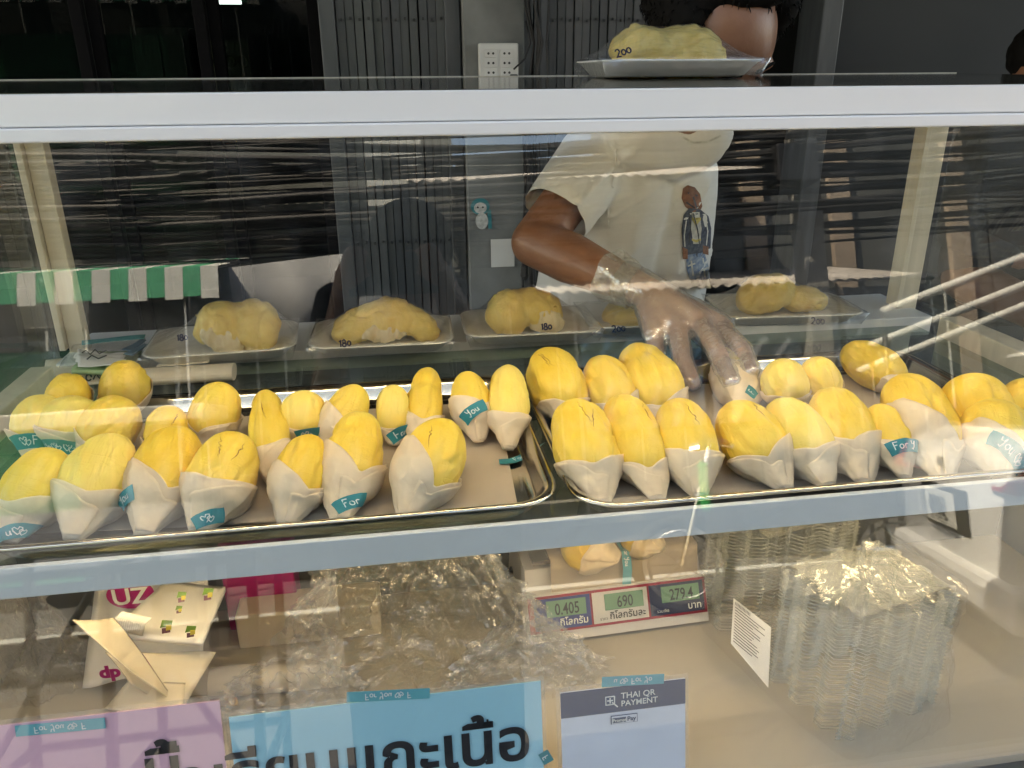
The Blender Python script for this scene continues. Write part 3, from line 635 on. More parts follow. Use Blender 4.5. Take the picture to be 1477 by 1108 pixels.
        tp = link('tape', vs, fs, 'tape', t)
        ss, wid = strokes(txt); h = .0072
        while wid*h > ln*.95 and len(txt) > 1: txt = txt[:-1]; ss, wid = strokes(txt)
        ribbon(ss, h, .0009, lambda x, y: ts(x-wid*h/2, y-h*.42, .0029)).put('lettering', 'ink_white', tp)
    for c_ in range(crack):
        a0 = random.uniform(-.6, .6); za = random.uniform(.5, .6)*L; pts = []
        hor = False
        for i in range(13):
            f = i/12; aa = a0+.25*(f-.5)*(1 if a0 > 0 else -1)+random.uniform(-.05, .05); zz = za+f*.24*L
            pts.append(fpt(aa, zz)+V(0, 0.0, 0))
        rr = [.0001+.0005*math.sin(math.pi*i/12)*random.uniform(.5, 1.2) for i in range(13)]
        MB().tube(pts, rr, 5).put('crack', 'crack', t, True)
    return t
LT, RT = 'left steel tray', 'right steel tray'
B = 'durian pod, '
pods = [
 # left tray, front row
 ((80, 651), (12, 781), 94, B+'leftmost of the front row, tip touching the left picture edge', dict(front=.40, tape=(28, .10, 25, .03, 'u#'), fm=2, skew=-15)),
 ((168, 633), (104, 778), 104, B+'second from left in the front row, broad smooth yellow top', dict(front=.42, skew=10, fm=1)),
 ((262, 622), (206, 772), 100, B+'third from left in front row, teal tape on its left side', dict(front=.40, back=.95, skew=30, vee=.6, tape=(-62, .33, 5, .026, 'You'), fm=2)),
 ((345, 630), (284, 768), 102, B+'fourth from left in front row, crack across the flesh, tape near the tip', dict(front=.50, crack=2, tape=(25, .13, 40, .024, '#'))),
 ((452, 631), (410, 757), 80, B+'slim, fifth from left in front row, pointed tip leaning left', dict(front=.42, back=.95, skew=35, vee=.5, fm=2)),
 ((522, 600), (488, 752), 92, B+'tall two-lobed, sixth in the front row of the left tray', dict(front=.42, back=.97, skew=25, vee=.7, lobe=.15, lpos=.66, tape=(30, .16, 40, .03, 'For'))),
 ((648, 612), (582, 746), 98, B+'rightmost of the left tray front row, beside the empty corner, deeply creased', dict(front=.36, back=.97, skew=38, vee=.9, crack=1)),
 # left tray, rear rows
 ((66, 571), (46, 662), 76, B+'far left of the back row with teal heart tape on it', dict(front=.36, fm=1, tape=(0, .28, 5, .036, '#F'), hh=.06)),
 ((114, 572), (92, 662), 84, B+'pale, second from left in back row, teal tape along its lower edge', dict(front=.48, fm=1, tape=(-15, .2, 0, .04, '###'), hh=.062)),
 ((98, 554), (98, 596), 66, B+'darker yellow, behind the two pale pods at far left', dict(front=.4, fm=2, hh=.072, tz=.02)),
 ((182, 534), (176, 592), 74, B+'standing rearmost on the left with a teal tape band under the flesh', dict(front=.48, tape=(0, .36, 14, .042, '# For'), hh=.08, fm=0)),
 ((188, 577), (118, 668), 84, B+'tilted right, behind the second front pod at left', dict(front=.34, hh=.058, fm=0)),
 ((247, 586), (232, 668), 62, B+'small cracked one behind the third front pod', dict(front=.3, crack=1, fm=2, hh=.055)),
 ((324, 552), (292, 650), 72, B+'tall and narrow, behind the gap of third and fourth front pods', dict(front=.3, back=.9, hh=.072, fm=0, vee=.5, skew=-20)),
 ((382, 566), (396, 704), 60, B+'long slim one standing right of the tall narrow pod, wrinkled top', dict(front=.42, back=.6, skew=-20, lobe=.12, lpos=.74, crack=1)),
 ((441, 564), (434, 650), 69, B+'small round one behind the fifth front pod', dict(front=.40, hh=.062, skew=0, fm=1, tape=(20, .3, 20, .02, '#'))),
 ((518, 557), (470, 655), 62, B+'with tall paper on its left, behind the two-lobed pod', dict(front=.55, back=.9, skew=30, vee=.8, hh=.062)),
 ((567, 556), (568, 642), 52, B+'small oval one with a curved teal tape at its right foot', dict(front=.30, back=.5, tape=(35, .22, 35, .026, 'For'), hh=.06, fm=1)),
 ((618, 533), (602, 650), 56, B+'double-lobed narrow one in the rear row of the left tray', dict(front=.38, lobe=.2, lpos=.66, hh=.06)),
 ((672, 538), (690, 637), 60, B+'with teal You tape across its paper, second from right in left tray rear', dict(front=.58, back=.85, skew=25, vee=.8, tape=(-12, .42, 28, .03, 'You'), hh=.062)),
 ((733, 530), (733, 648), 64, B+'at the right end of the left tray rear row, sharp paper tip', dict(front=.42, back=.6, hh=.062, fm=1)),
 # right tray, rear row
 ((786, 509), (826, 615), 88, B+'left end of the right tray rear row, dark crack down it', dict(front=.28, back=.55, crack=2, hh=.060)),
 ((860, 519), (908, 612), 74, B+'second in the right tray rear row, squeezed between two bigger pods', dict(front=.25, skew=-20, hh=.055)),
 ((912, 503), (978, 614), 88, B+'big two-lobed one under the gloved hand, paper at its lower right', dict(front=.25, back=.6, skew=-30, lobe=.14, lpos=.68, hh=.060)),
 ((1122, 518), (1146, 598), 68, B+'small round one right of the pod that the glove is holding', dict(front=.36, hh=.068, fm=1)),
 ((1172, 516), (1196, 590), 64, B+'small round one, second right of the held pod', dict(front=.36, hh=.068, fm=0)),
 ((1222, 505), (1312, 560), 70, B+'lying sideways with its tip to the right, rear row of right tray', dict(front=.2, back=.4, fm=2, hh=.05, hY=.98, tz=.028)),
 # right tray, front row
 ((826, 584), (870, 727), 100, B+'first of the right tray front row with a round lower lobe and cracks', dict(front=.34, back=.75, lobe=.07, lpos=.62, crack=2, skew=-12)),
 ((893, 576), (950, 721), 90, B+'long two-lobed one, second in the right tray front row', dict(front=.28, back=.7, lobe=.10, lpos=.58, skew=-12, crack=1)),
 ((976, 582), (1008, 717), 94, B+'third in the right tray front row, small black crack at its right', dict(front=.40, back=.7, crack=1, skew=-5)),
 ((1052, 586), (1136, 706), 96, B+'fourth in the right tray front row, long white paper flap to the right', dict(front=.34, back=.8, skew=-28, vee=.6, crack=1)),
 ((1120, 582), (1194, 702), 96, B+'fifth in the right tray front row, even smooth flesh', dict(front=.38, back=.75, skew=-15, fm=1)),
 ((1192, 568), (1248, 697), 98, B+'sixth in the right tray front row, tall paper corner at right', dict(front=.38, back=.75, skew=-25, vee=.5)),
 ((1264, 586), (1306, 690), 66, B+'narrow one with straight teal For tape, right tray front row', dict(front=.50, back=.8, tape=(-5, .40, 8, .033, 'For Y'), skew=-10)),
 ((1302, 548), (1362, 694), 104, B+'very large wide one right of the For tape, paper folded diagonally', dict(front=.36, back=.9, skew=30, vee=.9, fm=2, hh=.062)),
 ((1384, 542), (1436, 650), 104, B+'broad one in the rear at right, behind the very large pod', dict(front=.3, hh=.075, fm=2)),
 ((1432, 583), (1448, 695), 104, B+'near the right picture edge with slanted teal tape', dict(front=.36, back=.9, skew=25, vee=.8, tape=(-5, .30, -32, .042, 'You #'), hh=.058)),
 ((1476, 545), (1490, 640), 84, B+'cut by the right picture edge, rear row', dict(front=.4, hh=.075, fm=0)),
]
random.seed(21)
for h, t_, w, lab, kw in pods: pod(h, t_, w, lab, **kw)
# the pod being lifted, and two pods on the scale pan below are made further down

# teal tape lying on the liner of the left tray
tb = thing('tape_strip', 'curved teal For You tape strip lying on the baking paper of the left tray', 'tape', atz(750, 660, TZ+.006))
path = [atz(x, y, TZ+.006+dz) for x, y, dz in ((720, 666, 0), (738, 665, .0), (752, 660, 0), (765, 652, .001), (775, 645, .004), (783, 641, .009))]
def along(path, s):
    d = [0]
    for a, b in zip(path, path[1:]): d.append(d[-1]+(b-a).length)
    s = max(0, min(d[-1]*.999, s*d[-1])); i = max(k for k in range(len(path)) if d[k] <= s); i = min(i, len(path)-2); f = (s-d[i])/(d[i+1]-d[i]); return path[i].lerp(path[i+1], f), (path[i+1]-path[i]).normalized(), d[-1]
def tape_along(path, width, name, parent, m='tape', txt='For You', upv=V(0, 0, 1), ht=.0068, flip=1):
    n = 24; vs = []
    def f(s, t, off=0): p, tn, _ = along(path, s); sd2 = upv.cross(tn).normalized(); return p+sd2*t+upv*off-parent.location
    vs = [f(i/n, w*width/2) for i in range(n+1) for w in (-1, 1)]
    o = link(name, vs, [(2*i, 2*i+1, 2*i+3, 2*i+2) for i in range(n)], m, parent)
    ss, wid = strokes(txt); Lp = along(path, 0)[2]
    ribbon(ss, ht, .0009, lambda x, y: f(.5+(x-wid*ht/2)/Lp, flip*(y-ht*.45), .0006)).put('lettering', 'ink_white', o)
tape_along(path, .012, 'strip', tb)
tb2 = thing('tape_strip', 'short teal tape bit on the liner at the far left', 'tape', atz(12, 700, TZ+.008))
tape_along([atz(-8, 706, TZ+.008), atz(22, 702, TZ+.008)], .012, 'strip', tb2, txt='Fo')
tb3 = thing('tape_strip', 'dark teal tape bit by the front edge of the left tray', 'tape', atz(398, 701, TZ+.008))
tape_along([atz(390, 703, TZ+.008), atz(412, 697, TZ+.008)], .012, 'strip', tb3, txt='F')

# =================================================================== FOAM TRAYS WITH LARGE DURIAN
def foam_tray(cx, cy, cz, label, lobes, text, tpx, rz=0, w=.215, d=.150, group='foam trays of durian at the back', texth=.012, fibre=None):
    t = thing('foam_tray', label, 'food tray', (cx, cy, cz), group); t.rotation_euler.z = rz
    prof = [(.028, .004), (.018, .007), (.004, .020), (.0, .0205), (-.001, .019), (.003, .017), (.016, .002), (.024, 0)]
    rings = [rrect(-w/2+q, w/2-q, -d/2+q, d/2-q, .030-q*.3, h) for q, h in prof]
    mb = MB().loft(rings, cap=False); mb.add(rings[0], [tuple(range(len(rings[0])))]); mb.add(rings[-1], [tuple(range(len(rings[0])))[::-1]])
    mb.put('tray', 'foam', t, True)
    dm = MB()
    for c, rad, a in lobes: ell(dm, (c[0]*1.1, c[1], c[2]*1.08), tuple(q*1.14 for q in rad), Matrix.Rotation(R(a), 3, 'Y'), 18)
    s_ = random.uniform(0, 99)
    fl = remesh('durian_flesh', dm, .0035, FLESH_DULL, t, 5, lambda c, n: n*(.006*noise.noise(c*24+V(s_, 0, 0))+.003*noise.noise(c*70+V(0, s_, 0))-.004*max(0, 1-abs(noise.noise(V(c.x*20, c.y*20, c.z*9+s_)))*14)+.0016*noise.noise(V(c.x*120, c.y*120, c.z*60))))
    if fibre:
        fm_ = MB()
        for c, rad, a in fibre: ell(fm_, c, rad, Matrix.Rotation(R(a), 3, 'Y'), 14)
        remesh('pith', fm_, .003, 'seed_fibre', t, 2, lambda c, n: n*(.004*noise.noise(V(c.x*150, c.y*150, c.z*40))))
    # cling film stretched over rim and fruit: relaxed membrane on a grid
    nx, ny = 56, 40; hmin = np.full((ny, nx), .004); bv = BVHTree.FromPolygons([v.co for v in fl.data.vertices], [tuple(p.vertices) for p in fl.data.polygons])
    for j in range(ny):
        for i in range(nx):
            x, y = -w/2+w*i/(nx-1), -d/2+d*j/(ny-1); h = bv.ray_cast(V(x, y, .3), V(0, 0, -1))
            if h[0]: hmin[j, i] = h[0].z+.0012
    H_ = np.maximum(hmin, .0215); H_[0, :] = H_[-1, :] = .0215; H_[:, 0] = H_[:, -1] = .0215
    for _ in range(500):
        a = (H_[:-2, 1:-1]+H_[2:, 1:-1]+H_[1:-1, :-2]+H_[1:-1, 2:])/4; H_[1:-1, 1:-1] = np.maximum(hmin[1:-1, 1:-1], a)
    vs = []
    for j in range(ny):
        for i in range(nx):
            x, y = -w/2+w*i/(nx-1), -d/2+d*j/(ny-1); e = min(i, nx-1-i, j, ny-1-j)
            vs.append(V(x*1.012, y*1.012, H_[j, i]+(.0008*noise.noise(V(x*60, y*60, s_)) if e > 0 else 0)+.001*math.sin(x*300+y*90)*(e > 1)*max(0, noise.noise(V(x*20, y*20, s_)))))
    def ix(i, j): return j*nx+i
    fs = [(ix(i, j), ix(i+1, j), ix(i+1, j+1), ix(i, j+1)) for j in range(ny-1) for i in range(nx-1)]
    rim = [ix(i, 0) for i in range(nx)]+[ix(nx-1, j) for j in range(1, ny)]+[ix(i, ny-1) for i in range(nx-2, -1, -1)]+[ix(0, j) for j in range(ny-2, 0, -1)]
    k = len(vs); n = len(rim)
    for q in rim: p = vs[q]; vs.append(V(p.x*.93, p.y*.9, .001+.003*abs(noise.noise(p*70))))
    fs += [(rim[a], k+a, k+(a+1) % n, rim[(a+1) % n]) for a in range(n)]
    wr = link('cling_film', vs, fs, 'wrap', t); bpy.context.view_layer.update()
    if text:
        b = bvh_of(wr); ss, wid = strokes(text); px0, py0, hp, sl_ = tpx; inv = t.matrix_world.inverted()
        def f(x, y):
            dr = ray(px0+x*math.cos(sl_)-y*math.sin(sl_), py0-x*math.sin(sl_)-y*math.cos(sl_)); h = b.ray_cast(CAM, dr.normalized())
            p = h[0]-dr.normalized()*.0012 if h[0] else CAM+dr*1.15
            return inv @ p
        ribbon(ss, hp, 2.1, f).put('price_writing', 'ink_blue', wr)
    return t
LZ = ZS+.0148
random.seed(5)
c1 = atz(328, 503, LZ); c2 = atz(553, 497, LZ); c3 = atz(762, 478, LZ); c4 = atz(935, 472, LZ); c5 = atz(1145, 466, LZ)
foam_tray(c1.x, 1.205, LZ, 'foam tray of durian marked 180, leftmost, fruit at its right', [((.005, 0, .036), (.042, .034, .030), 20), ((.042, .0, .032), (.034, .036, .036), -30), ((-.02, .005, .028), (.022, .026, .016), 0)], '180', (255, 492, 9, .1), .06, fibre=[((.0, -.028, .026), (.034, .012, .020), 25)])
foam_tray(c2.x, 1.200, LZ, 'foam tray of durian marked 180 with a long hooked crescent piece', [((-.03, 0, .030), (.042, .03, .024), -25), ((.015, 0, .040), (.038, .034, .026), 10), ((.052, 0, .026), (.034, .030, .020), 35)], '180', (489, 501, 10, .12), -.03, fibre=[((.0, -.028, .026), (.040, .010, .016), 0)])
foam_tray(c3.x, 1.215, LZ, 'foam tray of durian marked 180 in the middle, fruit round at its left end', [((-.032, -.01, .036), (.032, .034, .032), 0), ((.012, 0, .036), (.040, .034, .028), 20)], '180', (780, 476, 9, .05), -.02, fibre=[((.022, -.026, .026), (.034, .014, .020), 15)])
foam_tray(c4.x, 1.225, LZ, 'foam tray of durian marked 200 partly hidden by the gloved hand', [((-.02, 0, .022), (.045, .03, .022), -12), ((.03, 0, .022), (.03, .03, .016), 0)], '200', (883, 480, 10, .1), -.04)
foam_tray(c5.x, 1.235, LZ, 'foam tray of durian marked 200, rightmost, dark crack in the flesh', [((-.03, 0, .036), (.045, .034, .030), -18), ((.03, 0, .026), (.04, .03, .02), 8)], '200', (1170, 468, 10, 0), -.07, w=.235)
ct = aty(960, 107, 1.075); foam_tray(ct.x, 1.075, topz(1.075)+.0008, 'foam tray of durian marked 200 on top of the case', [((-.028, 0, .028), (.040, .035, .030), 0), ((.022, -.005, .026), (.050, .036, .030), 10)], '200', (890, 84, 12, .35), .02, group='foam trays of durian at the back')

# =================================================================== PAPERS AT THE BACK LEFT
pk = thing('brown_paper_bag', 'flat paper bag with black handwriting behind the left tray', 'paper bag', atz(130, 545, ZS+.004))
def quadsheet(name, px, zs_, m, parent, thick=.002, n=10, amp=.002):
    P_ = [atz(x, y, z) for (x, y), z in zip(px, zs_)]; vs = []
    for j in range(n+1):
        for i in range(n+1):
            u, v = i/n, j/n; p = (P_[0]*(1-u)+P_[1]*u)*(1-v)+(P_[3]*(1-u)+P_[2]*u)*v; p = p+V(0, 0, amp*noise.noise(p*25)); vs.append(p-parent.location)
    fs = [(j*(n+1)+i, j*(n+1)+i+1, (j+1)*(n+1)+i+1, (j+1)*(n+1)+i) for j in range(n) for i in range(n)]
    o = link(name, vs, fs, m, parent); sm = o.modifiers.new('thickness', 'SOLIDIFY'); sm.thickness = thick; sm.offset = 0; return o
quadsheet('bag_body', [(58, 560), (175, 552), (208, 505), (66, 520)], [ZS+.004]*2+[ZS+.012]*2, 'paper', pk)
sq = [[(.0, .4), (.3, .7), (.5, .3), (.3, .1), (.6, .5), (.9, .2), (1.1, .7)], [(1.2, .2), (1.5, .8), (1.6, .2), (1.9, .7), (2.1, .3)], [(2.2, .6), (2.4, .1), (2.7, .7), (3.0, .2), (3.3, .6), (3.5, .2)], arc(4.0, .45, .3, .35, 0, 330), [(4.5, .2), (4.8, .8), (5.2, .3), (5.6, .7)]]
ribbon(sq, 13, 2.4, lambda x, y: atz(76+x, 553-y-.05*x, ZS+.010)-pk.location).put('handwriting', 'ink', pk)
zb_ = thing('zip_bag', 'clear zip bag with teal edge on top of the paper bag', 'plastic bag', atz(150, 520, ZS+.02))
quadsheet('bag_film', [(85, 530), (200, 528), (210, 487), (105, 497)], [ZS+.018]*2+[ZS+.03]*2, 'bag_flat', zb_, .001, 14, .004)
quadsheet('zip_edge', [(118, 497), (208, 488), (210, 483), (118, 492)], [ZS+.031]*4, 'teal', zb_, .001)
for a_, b_ in (((175, 505), (205, 488)), ((178, 512), (208, 495))): quadsheet('fold', [a_, (a_[0]+14, a_[1]+2), (b_[0]+6, b_[1]+2), b_], [ZS+.03]*4, 'sky_blue_bag', zb_, .0008)
np_ = thing('notepad', 'small pale green notepad lying on the paper bag', 'notepad', atz(160, 525, ZS+.018))
quadsheet('pages', [(103, 536), (175, 540), (205, 508), (125, 510)], [ZS+.016]*4, 'pad_green', np_, .006)
tp_ = thing('folded_tissue', 'crumpled white printed tissue lying on the green notepad', 'tissue', atz(140, 515, ZS+.03))
for k in range(3): quadsheet('layer', [(106+k*3, 517+k*5), (166+k*5, 522+k*4), (182, 512+k*4), (112, 502+k*5)], [ZS+.026+.001*k]*4, 'paper_white', tp_, .001, 12, .006)
ribbon([[(0, .5), (.5, .8), (1, .3), (1.6, .9), (2.1, .4), (3, .8)], [(.6, -.3), (1.2, .2), (2, -.2), (3, .2)]], 12, 2.0, lambda x, y: atz(118+x, 515-y, ZS+.034)-tp_.location).put('print', 'ink', tp_)
rl = thing('paper_roll', 'flattened beige paper roll lying behind the left tray', 'paper roll', atz(285, 540, ZS+.012))
a, b = atz(190, 545, ZS+.012), atz(338, 536, ZS+.012); ax_ = (b-a).normalized()
mb = MB(); rr = []
for k in range(20):
    th_ = 2*math.pi*k/20; rr.append(V(0, .020*math.cos(th_), .0115*math.sin(th_)))
mb.loft([[a+v-rl.location for v in rr], [b+v-rl.location for v in rr]]); mb.put('roll', 'paper', rl)
quadsheet('loose_end', [(225, 530), (300, 524), (320, 505), (240, 515)], [ZS+.022, ZS+.022, ZS+.004, ZS+.004], 'paper', rl, .0008)

# =================================================================== VENDOR
def body_pt(px, py, y): return aty(px, py, y)
ven = thing('person', 'vendor in white printed t-shirt leaning over the case with a gloved hand', 'person', (.62, 1.62, 0))
VO = ven.location.copy()
def v3(p): return Vector(p)-VO
sh_ = body_pt(866, 222, 1.44); el = body_pt(772, 350, 1.33); wr_ = body_pt(925, 418, 1.16); shl = V(.60, 1.66, CZ-.14)
neck = V(.50, 1.40, CZ-.04); head = body_pt(1037, 51, 1.25); pel = V(.50, 1.72, .82); chest = V(.47, 1.56, CZ-.22)
fm_ = (wr_-el).normalized()
# hand
kn = [body_pt(x, y, yy) for x, y, yy in ((944, 480, 1.085), (978, 472, 1.075), (1011, 464, 1.07), (1042, 472, 1.08))]
HD = MB(); GL = MB()
palm_b = wr_+fm_*.015
for q in kn:
    cap(HD, palm_b+(q-palm_b)*.15, .024, q, .0165); cap(GL, palm_b+(q-palm_b)*.15, .029, q, .0200)
fing = [
 [(944, 484, 1.085, .0110), (948, 520, 1.050, .0100), (957, 546, 1.025, .0088)],      # little finger
 [(978, 476, 1.075, .0120), (984, 518, .990, .0106), (999, 552, .940, .0090)],
 [(1012, 468, 1.07, .0120), (1036, 510, .945, .0106), (1055, 551, .872, .0090)],
 [(1038, 474, 1.08, .0115), (1070, 504, .955, .0100), (1083, 536, .885, .0086)],
]
for f in fing:
    pts = [(body_pt(x, y, yy), r_*1.2) for x, y, yy, r_ in f]
    for (a, ra), (b, rb) in zip(pts, pts[1:]): cap(HD, a, ra, b, rb, 12); cap(GL, a, ra+.0030, b, rb+.0026, 12)
    d_ = (pts[-1][0]-pts[-2][0]).normalized(); cap(GL, pts[-1][0], pts[-1][1]+.0015, pts[-1][0]+d_*.007, pts[-1][1]*.7)
# thumb on the far side, closing against the pod
th0 = palm_b+V(.018, .012, -.010); th1 = body_pt(1030, 500, 1.10); th2 = body_pt(1040, 540, 1.03)
cap(HD, th0, .018, th1, .0125); cap(HD, th1, .0125, th2, .0100); cap(GL, th0, .021, th1, .0150); cap(GL, th1, .0150, th2, .0125)
BD = MB()
cap(BD, wr_+fm_*.02, .024, wr_-fm_*.03, .029); cap(BD, wr_-fm_*.03, .029, el+fm_*.08, .043); cap(BD, el+fm_*.08, .043, el, .042); cap(BD, el, .042, sh_, .045)
cap(BD, sh_, .045, neck-V(0, -.06, .08), .055); cap(BD, shl, .045, neck-V(0, -.03, .06), .07)
cap(BD, chest, .095, V(.48, 1.62, 1.0), .10); cap(BD, V(.48, 1.62, 1.0), .10, pel, .11)
cap(BD, neck-V(0, -.04, .05), .062, head+V(0, .03, -.03), .055)
hrot = Matrix.Rotation(R(42), 3, 'X') @ Matrix.Rotation(R(12), 3, 'Z')
ell(BD, head, (.080, .093, .098), hrot, 24)
ell(BD, head+hrot @ V(0, -.022, -.065), (.054, .066, .060), hrot, 18)
fy = lambda x, y, z: head+hrot @ V(x, y, z)
cap(BD, fy(0, -.092, -.015), .008, fy(0, -.104, -.050), .012); cap(BD, fy(-.014, -.088, -.052), .008, fy(.014, -.088, -.052), .008)
cap(BD, fy(-.018, -.083, -.083), .008, fy(.018, -.083, -.083), .008); cap(BD, fy(-.018, -.080, -.092), .009, fy(.018, -.080, -.092), .009)
for s_ in (-1, 1):
    ell(BD, fy(s_*.076, .01, -.028), (.009, .018, .030), hrot, 12); cap(BD, fy(s_*.012, -.086, .004), .009, fy(s_*.045, -.076, .004), .009)
# left arm hanging behind the case, legs
lel = shl+V(.06, .02, -.27); cap(BD, shl, .05, lel, .038); cap(BD, lel, .038, lel+V(-.05, -.06, -.22), .026); ell(BD, lel+V(-.06, -.07, -.28), (.02, .04, .05))
for x in (-.09, .09): cap(BD, pel+V(x, 0, -.03), .09, V(.50+x, 1.70, .47), .06); cap(BD, V(.50+x, 1.70, .47), .06, V(.50+x, 1.74, .09), .042); cap(BD, V(.50+x, 1.76, .05), .045, V(.50+x, 1.60, .035), .035)
def shift(mb): mb.v = [v-VO for v in mb.v]; return mb
BD.add(HD.v, HD.f)
body = remesh('body', shift(BD), .0042, 'skin', ven, 3)
# the hand end of the body mesh carries a paler, pinker skin
body.data.materials.append(M['hand_skin'])
for p in body.data.polygons:
    if (p.center+VO-wr_).dot(fm_) > -.01 and (p.center+VO-wr_).length < .25 and p.center.y+VO.y < 1.2: p.material_index = 1
for s_ in (-1, 1):
    e = MB(); ell(e, fy(s_*.029, -.083, -.014), (.012, .010, .007), hrot, 12); shift(e).put('eye', 'print_white', ven, True)
    e = MB(); cap(e, fy(s_*.014, -.0955, .010), .003, fy(s_*.045, -.086, .013), .0024); shift(e).put('eyebrow', 'hair', ven, True)
for f in fing[:]:
    (xa, ya, za, ra), (xb, yb, zb2, rb) = f[-2:]; a = body_pt(xa, ya, za); b = body_pt(xb, yb, zb2); d_ = (b-a).normalized(); up_ = (V(0, -.8, .6)-d_*V(0, -.8, .6).dot(d_)).normalized()
    e = MB(); sdv = d_.cross(up_); e.prism([b+up_*rb*.93+d_*(.002+.007*math.cos(t2))+sdv*.0045*math.sin(t2)-VO for t2 in [k*math.pi/6 for k in range(12)]], up_*.0008); e.put('nail', mat('nail', (.55, .33, .26), .3), ven, True)
# cuff: film flares around wrist
GC = MB(); c_ = wr_-fm_*.030; cap(GC, wr_+fm_*.03, .030, c_, .036)
GL.add(GC.v, GC.f)
gl = remesh('glove', shift(GL), .0035, 'glove', ven, 3, lambda c, n: n*(.0016*noise.noise(V(c.x*60, c.y*60, c.z*60))+.0010*noise.noise(V(c.x*190, c.y*110, c.z*110))))
bm = bmesh.new(); bm.from_mesh(gl.data)   # open the cuff
cut = c_-VO-fm_*.006; bmesh.ops.bisect_plane(bm, geom=list(bm.verts)+list(bm.edges)+list(bm.faces), plane_co=cut, plane_no=-fm_, clear_outer=True)
bm.to_mesh(gl.data); bm.free()
cf = MB(); aa = fm_.orthogonal().normalized(); bb = fm_.cross(aa); rings = []
for j in range(12):
    s_ = -.03-j*.0052+.022; rings.append([wr_+fm_*s_+(aa*math.cos(t2)+bb*math.sin(t2))*(.033+j*.0009+.0035*math.sin(t2*5+j*.3)+.0025*noise.noise(V(math.cos(t2)*3, math.sin(t2)*3, j*.5)))-VO for t2 in [2*math.pi*k/48 for k in range(48)]])
cf.loft(rings, cap=False).put('glove_cuff', 'glove', ven, True)
# shirt
SH = MB(); ad = (el-sh_).normalized()
cap(SH, sh_, .066, sh_+ad*.135, .068); cap(SH, sh_+ad*.02, .068, sh_+V(.05, .05, -.06), .085)
cap(SH, sh_+V(.03, .03, .0), .062, neck-V(.02, -.05, .085), .07); cap(SH, shl, .066, neck-V(0, -.05, .085), .07); cap(SH, shl, .066, shl+V(.04, .0, -.15), .062)
cap(SH, V(.435, 1.50, CZ-.20), .115, V(.42, 1.58, .98), .125); cap(SH, V(.53, 1.53, CZ-.20), .115, V(.54, 1.60, .98), .125); cap(SH, V(.42, 1.60, .98), .125, V(.43, 1.68, .80), .13); cap(SH, V(.54, 1.62, .98), .125, V(.53, 1.68, .80), .13)
cap(SH, neck+V(-.05, .01, -.05), .082, neck+V(.04, .03, -.055), .080)
def fold(c, n):
    q = c+VO; w = math.sin(q.x*42+q.z*26+3*noise.noise(q*6)); w2 = 1-abs(math.sin(q.x*19-q.z*23+2.5*noise.noise(q*5))); return n*(.0045*w*noise.noise(q*4+V(3, 0, 0))+.009*(w2**6)*max(0, .5+noise.noise(q*3+V(0, 0, 7)))+.007*noise.noise(V(q.x*8, q.y*8, q.z*4))+.0022*noise.noise(q*28))
shirt = remesh('t_shirt', shift(SH), .006, 'shirt', ven, 6, fold)
bm = bmesh.new(); bm.from_mesh(shirt.data); end = sh_+ad*.155-VO   # cut the sleeve open at its hem
near = [f for f in bm.faces if (f.calc_center_median()-end).length < .13]; gset = set(near)
for f in near: gset.update(f.verts); gset.update(f.edges)
bmesh.ops.bisect_plane(bm, geom=list(gset), plane_co=end, plane_no=ad, clear_outer=False)
kill = [f for f in bm.faces if (f.calc_center_median()-end).dot(ad) > 0 and (f.calc_center_median()-end).length < .12]
bmesh.ops.delete(bm, geom=kill, context='FACES'); bm.to_mesh(shirt.data); bm.free()
tr_ = MB(); [cap(tr_, V(.50+x, 1.70, .84), .135, V(.50+x*1.1, 1.70, .47), .085) for x in (-.08, .08)]; [cap(tr_, V(.50+x*1.1, 1.70, .47), .085, V(.50+x*1.1, 1.73, .12), .07) for x in (-.08, .08)]
remesh('trousers', shift(tr_), .012, 'dark_cloth', ven, 4)
bpy.context.view_layer.update()
# collar seam + sleeve seam
sb = bvh_of(shirt)
def on_shirt(px, py, off=.0012):
    d = ray(px, py).normalized(); h = sb.ray_cast(CAM, d); return (h[0]-d*off if h[0] else CAM+d*1.5)-VO
def patch(poly, m, name, off=.0015, n=10):
    """a print: polygon (picture outline) laid on the shirt surface"""
    bm = bmesh.new(); f = bm.faces.new([bm.verts.new((x, y, 0)) for x, y in poly]); bmesh.ops.triangulate(bm, faces=[f])
    for _ in range(2): bmesh.ops.subdivide_edges(bm, edges=[e for e in bm.edges if e.calc_length() > 5], cuts=1, use_grid_fill=True)
    bmesh.ops.triangulate(bm, faces=list(bm.faces)); bm.verts.index_update()
    o = link(name, [on_shirt(v.co.x, v.co.y, off) for v in bm.verts], [[v.index for v in f.verts] for f in bm.faces], m, shirt, True); bm.free(); return o
patch([(985, 272), (992, 267), (1002, 270), (1010, 280), (1013, 298), (1008, 308), (998, 306), (988, 298), (983, 286)], 'print_brown', 'printed_head')
patch([(994, 300), (1010, 302), (1022, 312), (1026, 330), (1025, 358), (1016, 362), (1012, 370), (990, 372), (985, 360), (983, 330), (986, 310)], 'print_navy', 'printed_jacket', .0018)
patch([(998, 306), (1009, 306), (1012, 330), (1010, 352), (1000, 352), (997, 330)], 'print_white', 'printed_jumper', .0024)
for k in range(2): patch([(998, 314+k*4+26*(k > 0)), (1004, 322+k*4+20*(k > 0)), (1011, 314+k*4+26*(k > 0)), (1011, 317+k*4+26*(k > 0)), (1004, 326+k*4+20*(k > 0)), (998, 317+k*4+26*(k > 0))], 'print_yellow', 'printed_stripe', .003)
patch([(990, 368), (1016, 364), (1022, 384), (1024, 402), (1012, 404), (1006, 386), (1004, 404), (994, 402), (990, 386)], 'print_blue', 'printed_jeans', .002)
